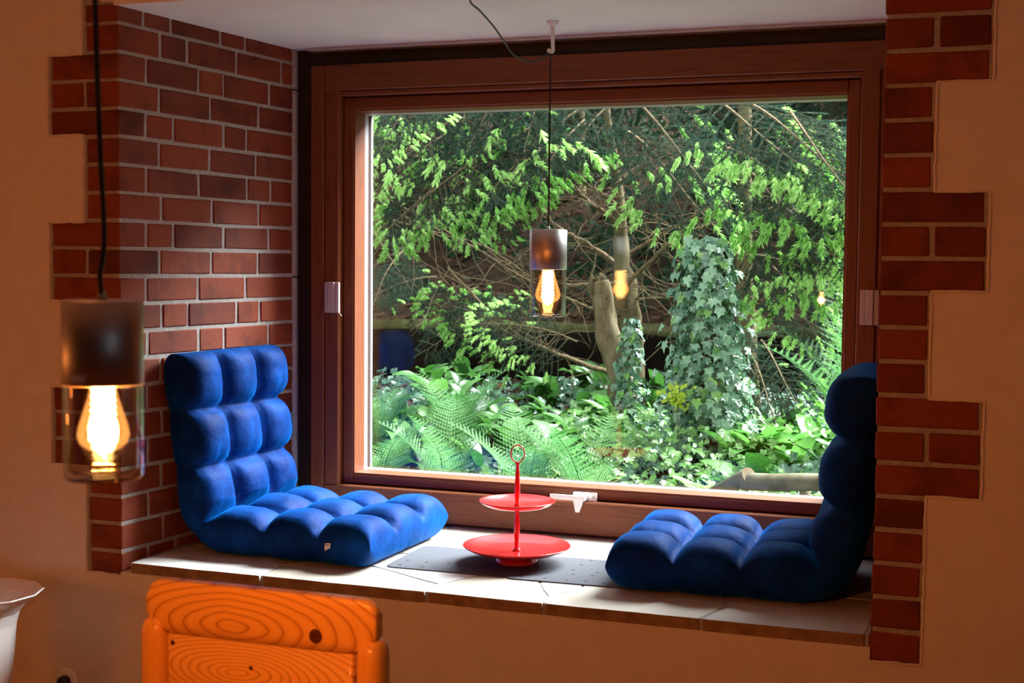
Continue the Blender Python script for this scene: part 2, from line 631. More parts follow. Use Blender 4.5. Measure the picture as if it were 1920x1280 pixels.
XL, XR, YB = -2.0, 4.3, -5.3
struct('floor', box_mesh('floor', (XL - .1, YB - .1, FLOOR - .1), (XR + .1, 0.1, FLOOR)), M['floor'])
struct('ceiling', box_mesh('ceiling', (XL - .1, YB - .1, TOP), (XR + .1, 1.1, TOP + .12)), M['ceiling'])
M['unlit_wall'] = wood_material('dark_unseen_wall', [(0.3, (0.045, 0.022, 0.012)), (0.7, (0.085, 0.042, 0.022))], 4, (10, 10, 1), 0.6)  # dark finish added to unseen walls to lower bounce light and reflections
struct('wall_back', box_mesh('wall_back', (XL - .1, YB - .12, FLOOR), (XR + .1, YB, TOP)), M['unlit_wall'])
struct('wall_room_left', box_mesh('wall_room_left', (XL - .12, YB, FLOOR), (XL, 1.1, TOP)), M['plaster'])
struct('wall_room_right', box_mesh('wall_room_right', (XR, YB, FLOOR), (XR + .12, 1.1, TOP)), M['unlit_wall'])
# lintel over the niche and wall under the sill
struct('wall_lintel', box_mesh('wall_lintel', (-0.06, -0.008, CEIL + 0.012), (W + 0.35, 1.1, TOP), 0.004), M['plaster'])
niche_ceiling = struct('ceiling_niche', box_mesh('ceiling_niche', (-0.012, -0.006, CEIL), (W + 0.02, 0.92, CEIL + 0.02), 0.002), M['ceiling'])
struct('wall_below_sill', box_mesh('wall_below_sill', (0.0, -0.005, FLOOR), (W, 1.1, SILL - 0.031)), M['plaster'])

# walls left and right of the niche: mortar body, bricks, toothed plaster
wall_left = struct('wall_left', prism_mesh('wall_left', [(XL, 0.005), (-0.004, 0.005), rev(0.02, -0.004), rev(REV_END, -0.004), (0.085, 1.1), (XL, 1.1)], FLOOR, TOP), M['mortar'])
wall_right = struct('wall_right', prism_mesh('wall_right', [(W + 0.004, 0.005), (XR, 0.005), (XR, 1.1), (W + 0.03, 1.1)], FLOOR, TOP), M['mortar'])


def brick(poly, z0, z1, parent):
    me = prism_mesh('brick', poly, z0, z1, 0.0032, 1, 0.0014)
    o = link('brick', me, M['brick'], parent)
    return o


# reveal joints measured course by course (depth of each vertical joint)
REVJ = {-1: [.113, .237, .481, .611], 0: [.187, .313, .564, .814], 1: [.124, .368, .495, .746], 2: [.181, .427, .684],
        3: [.120, .247, .496, .617], 4: [.180, .423, .668], 5: [.121, .369, .620, .752], 6: [.189, .434, .684],
        7: [.120, .244, .494, .742], 8: [.180, .429, .679], 9: [.117, .362, .609], 10: [.188, .312, .562, .688],
        11: [.123, .364, .493, .739], 12: [.181, .430, .680], 13: [.120, .246, .494, .742], 14: [.186, .432, .682],
        15: [.121, .368, .620, .745], 16: [.180, .305, .556, .805], 17: [.122, .370, .495, .745], 18: [.190, .440, .690],
        19: [.121, .246, .496, .620]}
J = 0.006
WIDE_L = {1: 's', 2: 'h', 3: 's', 7: 's', 8: 'h', 9: 's', 13: 's', 14: 'h', 15: 's'}
for r in range(-1, 20):
    zt = -r * H - J if r >= 0 else CEIL + 0.006
    zb = -(r + 1) * H + J
    if r == 19:
        zb += 0.010
    js = REVJ[r]
    wide = WIDE_L.get(r)
    wf = -0.240 if wide == 's' else -0.114
    wf += R.uniform(-.003, .003)
    zj = zt + R.uniform(-.001, .001)
    # corner brick, seen on both faces
    brick([(wf, 0.0), (0.0, 0.0), rev(js[0] - J), (rev(js[0] - J)[0] - 0.10, js[0] - J + .011), (-0.1, 0.1), (wf, 0.1)] if wide != 's'
          else [(wf, 0.0), (0.0, 0.0), rev(js[0] - J), (wf, js[0] - J)], zb, zj, wall_left)
    if wide == 'h':
        brick([(-0.240 + R.uniform(-.003, .003), 0.0), (-0.126, 0.0), (-0.126, 0.1), (-0.240, 0.1)], zb, zt, wall_left)
    ends = js + [REV_END + J]
    for a, b in zip(ends[:-1], ends[1:]):
        if r == 19 and a > 0.3:
            pass
        p0, p1 = rev(a + J, R.uniform(-.001, .0012)), rev(b - J, R.uniform(-.001, .0012))
        brick([p0, p1, (p1[0] - 0.09, p1[1] + .01), (p0[0] - 0.09, p0[1] + .01)], zb, zj, wall_left)
# narrow pointed edge strip between the bricks and the window
for z0, z1 in ((-0.088, CEIL), (-0.752, -0.094), (SILL + 0.002, -0.758)):
    pts = [rev(0.880), rev(0.884, 0.006), rev(0.896, 0.008), rev(0.906, 0.004), (0.095, 0.93), (0.06, 0.93), (0.07, 0.88)]
    link('edge_strip', prism_mesh('edge_strip', pts, z0, z1, 0.002), M['mortar'], wall_left)

ZR = -0.0981
WIDE_R = {-1: 's', 0: 'h', 1: 's', 5: 's', 6: 'h', 7: 's', 11: 's', 12: 'h', 13: 's'}
for k in range(-4, 19):
    zt = ZR - k * H - J
    zb = ZR - (k + 1) * H + J
    wide = WIDE_R.get(k - 0, None)
    if k in (-2, -3, -4):
        wide = 's'
    wf = 0.240 if wide == 's' else 0.114
    wf += R.uniform(-.003, .003)
    brick([(W + R.uniform(-.001, .001), 0.0), (W + wf, 0.0), (W + wf, 0.1), (W + 0.003, 0.1)], zb, zt + R.uniform(-.001, .001), wall_right)
    if wide == 'h':
        brick([(W + 0.127, 0.0), (W + 0.242, 0.0), (W + 0.242, 0.1), (W + 0.127, 0.1)], zb, zt, wall_right)
    # the right reveal continues the bond round the corner
    d = 0.13
    while d < 0.86:
        ln = min(0.238, 0.872 - d)
        if ln > 0.05:
            x0, x1 = W + 0.02 * d, W + 0.02 * (d + ln)
            brick([(x0, d), (x0 + .09, d), (x1 + .09, d + ln), (x1, d + ln)], zb, zt, wall_right)
        d += 0.25


def plaster_side(name, parent, side, teeth, zlow, zbrick):
    """plaster skin with a toothed, slightly ragged edge; teeth = [(ztop, x)] from the top down"""
    far = XL if side < 0 else XR
    pts = []
    zprev = TOP
    xs = []
    for i, (zt, x) in enumerate(teeth):
        zn = teeth[i + 1][0] if i + 1 < len(teeth) else zbrick
        n = max(2, int((zt - zn) / 0.018))
        for k in range(n + 1):
            z = zt + (zn - zt) * k / n
            xs.append((x + R.uniform(-.0016, .0016), z))
        if i + 1 < len(teeth):
            x2 = teeth[i + 1][1]
            m_ = 5
            for k in range(1, m_):
                xs.append((x + (x2 - x) * k / m_, zn + R.uniform(-.0014, .0014)))
    x_in = 0.0 if side < 0 else W
    for k in range(1, 7):
        x = teeth[-1][1] + (x_in - teeth[-1][1]) * k / 6
        xs.append((x, zbrick + R.uniform(-.003, .003)))
    outline = [(far, TOP)] + xs + [(x_in, FLOOR), (far, FLOOR)]
    tri = tessellate_polygon([[Vector((p[0], p[1], 0)) for p in outline]])
    n = len(outline)
    vs = [(p[0], -0.005, p[1]) for p in outline] + [(p[0], 0.0075, p[1]) for p in outline]
    fs = [tuple(t) for t in tri]
    for i in range(n):
        j = (i + 1) % n
        fs.append((i, j, j + n, i + n))
    bm = bmesh.new()
    bv = [bm.verts.new(v) for v in vs]
    for f in fs:
        try:
            bm.faces.new([bv[i] for i in f])
        except ValueError:
            pass
    o = link(name, bm_to_mesh(bm, name), M['plaster'], parent)
    # ragged lip of plaster standing up along the cut
    lip = [(x + side * 0.004, -0.006 + R.uniform(-.001, .001), z) for x, z in xs]
    link('plaster_edge', tube_mesh('plaster_edge', lip, [R.uniform(.0022, .0042) for _ in lip], 6), M['plaster'], parent)
    return o


NL, BL = -0.120, -0.246
plaster_side('plaster', wall_left, -1,
             [(TOP, NL), (-1 * H - .006, BL), (-4 * H + .006, NL), (-7 * H - .006, BL), (-10 * H + .006, NL), (-13 * H - .006, BL), (-16 * H + .006, NL)], FLOOR, -20 * H + .014)
NR, BR = W + 0.120, W + 0.247
plaster_side('plaster', wall_right, 1,
             [(TOP, BR), (ZR - 2 * H + .006, NR), (ZR - 5 * H - .006, BR), (ZR - 8 * H + .006, NR), (ZR - 11 * H - .006, BR), (ZR - 14 * H + .006, NR)], FLOOR, ZR - 19 * H + .006)

# ------------------------------------------------------------------ stone sill
sill = tag(link('window_sill', box_mesh('window_sill', (0.03, 0.004, SILL - 0.032), (W - 0.004, 1.0, SILL - 0.0022)), M['grey_joint']), kind='structure')


def inset(poly, d):
    n = len(poly)
    area = sum(poly[i][0] * poly[(i + 1) % n][1] - poly[(i + 1) % n][0] * poly[i][1] for i in range(n))
    if area < 0:
        poly = poly[::-1]
    out = []
    for i in range(n):
        p0, p1, p2 = Vector(poly[i - 1]), Vector(poly[i]), Vector(poly[(i + 1) % n])
        a, b = (p1 - p0).normalized(), (p2 - p1).normalized()
        na, nb = Vector((-a.y, a.x)), Vector((-b.y, b.x))
        mt = (na + nb)
        mt.normalize()
        out.append(p1 + mt * (d / max(0.45, mt.dot(na))))
    return out


STONES = [
    [(.034, -.014), (.485, -.016), (.475, .13), (.30, .30), (.06, .28)],
    [(.485, -.014), (1.005, -.014), (1.0, .087), (.766, .21), (.60, .28), (.475, .13)],
    [(.766, .21), (1.0, .087), (1.075, .23), (.95, .45), (.7, .42), (.60, .28)],
    [(1.005, -.012), (1.35, -.014), (1.338, .06), (1.265, .2), (1.22, .40), (.95, .45), (1.075, .23), (1.0, .087)],
    [(1.338, .06), (1.392, .22), (1.36, .4), (1.22, .40), (1.265, .2)],
    [(1.35, -.014), (1.772, -.012), (1.815, .14), (1.75, .40), (1.36, .40), (1.392, .22), (1.338, .06)],
    [(1.772, -.014), (2.190, -.010), (2.19, .35), (1.75, .40), (1.815, .14)],
    [(.06, .28), (.30, .30), (.475, .13), (.60, .28), (.55, .60), (.09, .62)],
    [(.09, .62), (.55, .60), (.6, .92), (.115, .92)],
    [(.60, .28), (.7, .42), (.95, .45), (.97, .92), (.6, .92), (.55, .60)],
    [(.95, .45), (1.22, .40), (1.36, .40), (1.40, .92), (.97, .92)],
    [(1.36, .40), (1.75, .40), (1.78, .92), (1.40, .92)],
    [(1.75, .40), (2.19, .35), (2.19, .92), (1.78, .92)]]
for poly in STONES:
    pl = inset(poly, 0.0055)
    # wavy edges
    pts = []
    n = len(pl)
    for i in range(n):
        a, b = pl[i], pl[(i + 1) % n]
        s = max(2, int((b - a).length / 0.07))
        nr = Vector((-(b - a).y, (b - a).x)).normalized()
        for k in range(s):
            t = k / s
            w = R.uniform(-.0022, .0022) if k else 0
            pts.append(a + (b - a) * t + nr * w)
    me = prism_mesh('sill_stone', pts, SILL - 0.031, SILL, 0.002)
    me.materials.append(M['stone'])
    me.materials.append(M['stone_edge'])
    for p in me.polygons:
        p.material_index = 1 if p.normal.y < -0.5 and p.center.y < 0.0 else 0
    link('sill_stone', me, None, sill)

# ------------------------------------------------------------------ window
win = empty('window_1', (1.2, 0.9, SILL))
win['kind'] = 'structure'


def wpart(name, me, mat, parent=win):
    o = link(name, me, mat, parent)
    if parent is win:
        o.matrix_parent_inverse = Matrix.Translation((-1.2, -0.9, -SILL))
    return o


X0, X1 = 0.176, 2.200          # frame outer
IX0, IX1 = 0.286, 2.066        # frame inner
FZ0, FZ1 = -1.603, -0.012
IZ0, IZ1 = -1.492, -0.120
FY = 0.868
wpart('recess_shade_board', box_mesh('recess_shade_board', (0.06, 0.925, CEIL - .11), (W + .06, 0.96, CEIL + .01)), M['recess_shade'])
wpart('recess_shade_board', box_mesh('recess_shade_board', (0.06, 0.925, SILL - .005), (0.22, 0.96, CEIL - .11)), M['recess_shade'])
wpart('recess_shade_board', box_mesh('recess_shade_board', (2.16, 0.925, SILL - .005), (W + .06, 0.96, CEIL - .11)), M['recess_shade'])
wpart('recess_shade_board', box_mesh('recess_shade_board', (0.22, 0.925, SILL - .005), (2.16, 0.96, -1.58)), M['recess_shade'])
wpart('ceiling_strip', box_mesh('ceiling_strip', (0.16, 0.862, CEIL - .010), (W + .015, 0.93, CEIL + .002), 0.003), M['hinge'])
# main frame: stiles and rails, each stile with its groove
wpart('frame_stile', box_mesh('frame_stile', (X0, FY, FZ0), (0.228, 1.06, FZ1), 0.004), M['wood_v'])
wpart('frame_stile', box_mesh('frame_stile', (0.2295, FY + .003, IZ0 - .05), (IX0, 1.06, FZ1 - .05), 0.004), M['wood_v'])
wpart('frame_stile', box_mesh('frame_stile', (IX1, FY, FZ0), (2.124, 1.06, FZ1 - .08), 0.004), M['wood_v'])
wpart('frame_stile', box_mesh('frame_stile', (2.1255, FY + .003, FZ0), (X1, 1.06, FZ1 - .05), 0.004), M['wood_v'])
wpart('frame_rail', box_mesh('frame_rail', (0.2295, FY - .001, IZ1 + .018), (X1, 1.06, FZ1), 0.004), M['wood_h'])
wpart('frame_rail', box_mesh('frame_rail', (0.26, FY + .006, IZ1), (IX1 + .035, 1.06, IZ1 + .017), 0.003), M['wood_h'])
wpart('frame_rail', box_mesh('frame_rail', (0.2295, FY - .001, FZ0 + .0), (X1, 1.06, IZ0), 0.004), M['wood_h'])
# sash, set back in the frame
SY = 0.902
GX0, GX1, GZ0, GZ1 = 0.334, 2.020, -1.449, -0.172
GY = 1.000
wpart('sash_stile', box_mesh('sash_stile', (IX0 + .002, SY, IZ0 + .003), (GX0 - .006, 1.04, IZ1 - .003), 0.004), M['wood_v'])
wpart('sash_stile', box_mesh('sash_stile', (GX1 + .006, SY, IZ0 + .003), (IX1 - .002, 1.04, IZ1 - .003), 0.004), M['wood_v'])
wpart('sash_rail', box_mesh('sash_rail', (GX0 - .006, SY + .0005, GZ1 + .006), (GX1 + .006, 1.04, IZ1 - .003), 0.004), M['wood_h'])
wpart('sash_rail', box_mesh('sash_rail', (GX0 - .006, SY + .0005, IZ0 + .003), (GX1 + .006, 1.04, GZ0 - .006), 0.004), M['wood_h'])


def bead(name, a, b, inward, mat, y0, y1, w0, w1):
    """glazing bead from a to b (in XZ); bevelled cross-section sloping to the glass"""
    a, b, nrm = Vector(a), Vector(b), Vector(inward)
    vs = []
    for p, s in ((a, 1), (b, -1)):
        along = (b - a).normalized() * s
        for w, y in ((0, y0), (w0, y0), (w1, y1), (0, y1)):
            q = p + nrm * w + along * w
            vs.append((q.x, y, q.y))
    fs = [(0, 1, 5, 4), (1, 2, 6, 5), (2, 3, 7, 6), (3, 0, 4, 7), (3, 2, 1, 0), (4, 5, 6, 7)]
    wpart(name, mesh(name, vs, fs), mat)


cor = [(GX0 - .007, GZ0 - .007), (GX1 + .007, GZ0 - .007), (GX1 + .007, GZ1 + .007), (GX0 - .007, GZ1 + .007)]
nrm = [(0, 1), (-1, 0), (0, -1), (1, 0)]
for i in range(4):
    bead('glazing_bead', cor[i], cor[(i + 1) % 4], nrm[i], M['wood_h'] if i % 2 == 0 else M['wood_v'], SY + .004, GY - .022, 0.0055, 0.0085)
    bead('glazing_gasket', cor[i], cor[(i + 1) % 4], nrm[i], M['alu'], GY - .022, GY - .003, 0.0085, 0.013)
    bead('outer_rebate', cor[i], cor[(i + 1) % 4], nrm[i], M['alu'], GY + .027, 1.05, 0.010, 0.006)
wpart('glass_pane', box_mesh('glass_pane', (GX0 - .004, GY, GZ0 - .004), (GX1 + .004, GY + 0.004, GZ1 + .004)), M['pane'])
wpart('glass_pane', box_mesh('glass_pane', (GX0 - .004, GY + .018, GZ0 - .004), (GX1 + .004, GY + 0.022, GZ1 + .004)), M['pane'])
# outer sill and masonry round the opening outside
struct('wall_outside_sill', box_mesh('wall_outside_sill', (0.0, 1.05, SILL - .10), (2.3, 1.22, -1.515)), M['mortar'])

# hinge covers on the stiles
for nm, x0, lab in (('hinge_cover', 0.236, 'pale hinge cover on the window stile beside the brick reveal'), ('hinge_cover', 2.078, 'pale hinge cover on the window stile above the dark backrest')):
    h = empty(nm, (x0, FY, -0.880))
    tag(h, lab, 'hinge cover', 'window hinge covers')
    for k, (a, b, dpt) in enumerate(((0, .016, .010), (.017, .040, .016), (.041, .056, .010))):
        link('cover_leaf', box_mesh('cover_leaf', (a, -dpt, 0), (b, .004, .108), .0025, 2), M['hinge'], h)
    link('hinge_pin', tube_mesh('hinge_pin', [(.056, -.004, .0), (.066, -.002, -.012)], .0012, 6), M['white_metal'], h)

# window handle
hd = empty('window_handle', (1.20, SY - .035, -1.478))
tag(hd, 'white lever handle mounted on the window sash behind the red stand', 'handle')
link('escutcheon', box_mesh('escutcheon', (-.046, .020, -.014), (.036, .036, .014), .003, 2), M['white_metal'], hd)
link('spindle', tube_mesh('spindle', [(-.006, .022, 0), (-.006, -.016, 0)], .012, 14), M['white_metal'], hd)
link('lever', prism_mesh('lever', [(-.115, -.020), (.008, -.026), (.010, -.010), (-.115, -.010)], -.007, .009, .003, 2), M['white_metal'], hd)
lv = mesh('lever_hook', [(-.034, -.025, .006), (.006, -.025, .008), (-.012, -.022, -.046), (-.024, -.022, -.046), (-.034, -.010, .006), (.006, -.010, .008), (-.012, -.012, -.046), (-.024, -.012, -.046)],
          [(0, 3, 2, 1), (4, 5, 6, 7), (0, 1, 5, 4), (1, 2, 6, 5), (2, 3, 7, 6), (3, 0, 4, 7)])
link('lever_hook', lv, M['white_metal'], hd)
link('screw', tube_mesh('screw', [(.026, .021, 0), (.026, .018, 0)], .0035, 10), M['alu'], hd)

# ------------------------------------------------------------------ floor chairs
def spow(v, p):
    return math.copysign(abs(v) ** p, v)


def make_floor_chair(name, seed):
    """legless folding chair: one padded strip bent between seat and back, 6 x 3 tufts.
    local frame: back at x = 0, seat front towards +x, width along y, sole on z = 0"""
    rr = random.Random(seed)
    SEAT, BACK, RAD, LEAN = 0.520, 0.466, 0.105, math.radians(8)
    HB = 0.070
    arc = (math.pi / 2 - LEAN) * RAD
    # u runs from the seat front (0) round the bend to the top of the back
    total = SEAT + arc + BACK
    cells = [0.0, 0.188, 0.372, SEAT + arc * 0.50, SEAT + arc + 0.105, SEAT + arc + 0.285, total]
    width = 0.560
    vc = [-width / 2, -0.098, 0.098, width / 2]
    x_bend = RAD + HB * 1.02

    def center(u):
        if u < SEAT:
            return Vector((x_bend + SEAT - u, 0, HB)), Vector((0, 0, 1))
        if u < SEAT + arc:
            a = (u - SEAT) / RAD
            c = Vector((x_bend, 0, HB + RAD))
            d = Vector((-math.sin(a), 0, -math.cos(a)))
            return c + d * RAD, -d
        a = arc / RAD
        c = Vector((x_bend, 0, HB + RAD))
        d = Vector((-math.sin(a), 0, -math.cos(a)))
        t = Vector((-math.cos(a), 0, math.sin(a)))
        return c + d * RAD + t * (u - SEAT - arc), -d

    NU, NV = 132, 66

    def us(i):
        t = i / NU
        # denser near both ends for round closing
        return total * (0.5 - 0.5 * math.cos(math.pi * t))

    def vs_(j):
        t = j / NV
        return width * 0.5 * (-math.cos(math.pi * t))

    tone = [[rr.uniform(0.88, 1.10) for _ in range(3)] for _ in range(6)]

    def cell(val, edges):
        for k in range(len(edges) - 1):
            if val <= edges[k + 1] or k == len(edges) - 2:
                return k, min(1, max(-1, 2 * (val - edges[k]) / (edges[k + 1] - edges[k]) - 1))

    def height(u, v, front):
        ku, a = cell(u, cells)
        kv, b = cell(v, vc)
        if ku == 0 and a < 0:
            a = 0
        if ku == 5 and a > 0:
            a = 0
        if kv == 0 and b < 0:
            b = 0
        if kv == 2 and b > 0:
            b = 0
        pu = (1 - abs(a) ** 2.7) ** 0.47
        pv = (1 - abs(b) ** 2.7) ** 0.47
        puff = pu * pv
        crease = min(pu, pv)
        # closing at the borders
        eu = min(u, total - u) / 0.075
        ev = (width / 2 - abs(v)) / 0.075
        e = 1.0
        if eu < 1:
            e *= max(0.0, 1 - (1 - eu) ** 2.5) ** 0.40
        if ev < 1:
            e *= max(0.0, 1 - (1 - ev) ** 2.5) ** 0.40
        if front:
            h = 0.007 + 0.060 * puff * tone[ku][kv] + 0.014 * crease
            if ku == 5:
                h += 0.008 * pu * pv
            # small gathered wrinkles running out from the seams
            wr = noise.noise(Vector((u * 38, v * 10, seed))) * 0.0030 + noise.noise(Vector((u * 10, v * 44, seed + 5))) * 0.0030
            h += wr * (1.5 - crease) + 0.003 * noise.noise(Vector((u * 9, v * 9, seed + 2)))
        else:
            h = HB * (0.90 + 0.10 * (0.35 + 0.65 * pu))
        return h * e

    def surf(u, v, front):
        c, nrm_ = center(u)
        n = height(u, v, front)
        # the sides bulge between seams
        ku, a = cell(u, cells)
        if (ku == 0 and a < 0) or (ku == 5 and a > 0):
            a = 0
        side = 1 + 0.035 * (1 - abs(a) ** 2.5) - 0.02
        return c + Vector((0, v * side, 0)) + nrm_ * (n if front else -n)

    root = empty(name)
    split = None
    grid = {}
    for part, lo, hi in (('seat', 0, None), ('backrest', None, NU)):
        pass
    ucut = cells[3]
    icut = min(range(NU + 1), key=lambda i: abs(us(i) - ucut))
    for part, i0, i1 in (('seat', 0, icut), ('backrest', icut, NU)):
        vs, fs = [], []
        idx = {}
        for front in (True, False):
            for i in range(i0, i1 + 1):
                for j in range(NV + 1):
                    border = j in (0, NV) or i in (0, NU)
                    if border and not front:
                        idx[(i, j, front)] = idx[(i, j, True)]
                        continue
                    idx[(i, j, front)] = len(vs)
                    vs.append(surf(us(i), vs_(j), front))
        for front in (True, False):
            for i in range(i0, i1):
                for j in range(NV):
                    q = [idx[(i, j, front)], idx[(i, j + 1, front)], idx[(i + 1, j + 1, front)], idx[(i + 1, j, front)]]
                    if not front:
                        q = q[::-1]
                    q2 = []
                    for w in q:
                        if w not in q2:
                            q2.append(w)
                    if len(q2) > 2:
                        fs.append(tuple(q2))
        me = mesh(part, vs, fs, True)
        link(part, me, M['velvet'], root)
    # sewn zip cord round the rim of the back panel
    pts = [surf(us(i), vs_(NV // 2), False) for i in range(6, NU - 5, 4)]
    link('back_seam', tube_mesh('back_seam', pts, 0.002, 6), M['velvet'], root)
    return root


ch = make_floor_chair('floor_chair', 3)
ch.location = (0.072, 0.445, SILL)
ch.rotation_euler = (0, 0, math.radians(-1.5))
tag(ch, 'blue velvet tufted floor chair leaning against the brick reveal', 'floor chair', 'pair of blue floor chairs')
tg = link('care_label', mesh('care_label', [(.0, 0, .0), (.021, -.004, .0035), (.024, -.007, .019), (.003, -.003, .016), (.006, -.009, -.006),
                                            (.0, .0006, .0), (.021, -.0034, .0035), (.024, -.0064, .019), (.003, -.0024, .016), (.006, -.0084, -.006)],
                             [(0, 1, 2, 3), (0, 4, 1), (5, 8, 7, 6), (5, 6, 9)]), M['paper'], ch, (0.545, -0.284, 0.060))
tag(tg, 'small white care label sewn into the side seam')
for dx in (.006, .011, .016):
    link('care_symbol', box_mesh('care_symbol', (dx, -.0062 - dx * .1, .010), (dx + .003, -.0052 - dx * .1, .013)), M['black'], tg)
ch2 = make_floor_chair('floor_chair', 11)
ch2.location = (2.155, 0.475, SILL + 0.003)
ch2.rotation_euler = (0, 0, math.pi + math.radians(2))
tag(ch2, 'blue velvet tufted floor chair with its dark back beside the plaster wall', 'floor chair', 'pair of blue floor chairs')


# ------------------------------------------------------------------ felt mats
def make_mat(loc, rz, label, size=(0.40, 0.315), seed=1):
    rr = random.Random(seed)
    w, d = size
    rad = 0.028
    pts = []
    for cx_, cy_, a0 in ((w - rad, d - rad, 0), (rad, d - rad, 90), (rad, rad, 180), (w - rad, rad, 270)):
        for k in range(7):
            a = math.radians(a0 + 15 * k)
            pts.append((cx_ + rad * math.cos(a), cy_ + rad * math.sin(a)))
    root = empty('felt_mat', loc, rz)
    tag(root, label, 'mat', 'grey felt mats on the sill')
    link('felt_sheet', prism_mesh('felt_sheet', pts, 0, 0.0035, 0.0008), M['felt'], root)
    for gx in range(6):
        for gy in range(5):
            if rr.random() < 0.55:
                x, y = 0.04 + gx * (w - .08) / 5 + rr.uniform(-.012, .012), 0.035 + gy * (d - .07) / 4 + rr.uniform(-.012, .012)
                link('punched_hole', box_mesh('punched_hole', (x, y, .0030), (x + .010, y + .010, .0038)), M['felt_hole'], root)
    return root


make_mat((0.768, 0.226, SILL), 0.02, 'grey felt mat reaching under the blue seat next to the bricks', (0.395, 0.318), 4)
make_mat((1.153, 0.218, SILL + 0.0004), 0.035, 'grey felt mat reaching under the far right floor chair', (0.40, 0.325), 9)

# ------------------------------------------------------------------ tiered stand
st = empty('tiered_stand', (1.121, 0.418, SILL + 0.0038))
tag(st, 'red enamel two-tier serving stand with a ring on top', 'tiered stand')
foot = [(.0, .0), (.060, .0), (.0625, .003), (.062, .008), (.057, .012), (.0545, .018), (.050, .024), (.036, .030), (.0, .032)]
link('foot', lathe_mesh('foot', foot, 56), M['red'], st)


def plate(r, z, depth):
    prof = [(.0, z - depth), (r * .60, z - depth + .001), (r * .74, z - depth + .004), (r * .90, z - .006), (r * .975, z - .0005), (r, z + .001), (r * 1.004, z - .001),
            (r * .985, z - .0035), (r * .91, z - .010), (r * .76, z - depth - .001), (r * .60, z - depth - .004), (.0, z - depth - .005)]
    return prof


link('lower_plate', lathe_mesh('lower_plate', plate(.164, .054, .018), 72), M['red'], st)
link('upper_plate', lathe_mesh('upper_plate', plate(.1155, .190, .016), 64), M['red'], st)
rod = [(.0, .036), (.013, .036), (.013, .040), (.008, .043), (.0065, .052), (.008, .062), (.0065, .066), (.0085, .078), (.0088, .110), (.0075, .140), (.0055, .160), (.0075, .166), (.0075, .172)]
link('lower_rod', lathe_mesh('lower_rod', rod, 24), M['red'], st)
rod2 = [(.0, .173), (.009, .174), (.009, .178), (.006, .181), (.006, .188), (.0075, .195), (.0085, .215), (.0082, .240), (.0062, .278), (.0045, .298), (.0062, .302), (.0062, .306), (.003, .309), (.0, .310)]
link('upper_rod', lathe_mesh('upper_rod', rod2, 24), M['red'], st)
ring = [(.0205 * math.cos(2 * math.pi * k / 40) * math.cos(0.25), .0205 * math.cos(2 * math.pi * k / 40) * math.sin(0.25), .333 + .0265 * math.sin(2 * math.pi * k / 40)) for k in range(41)]
link('ring', tube_mesh('ring', ring, .0020, 8), M['red'], st)


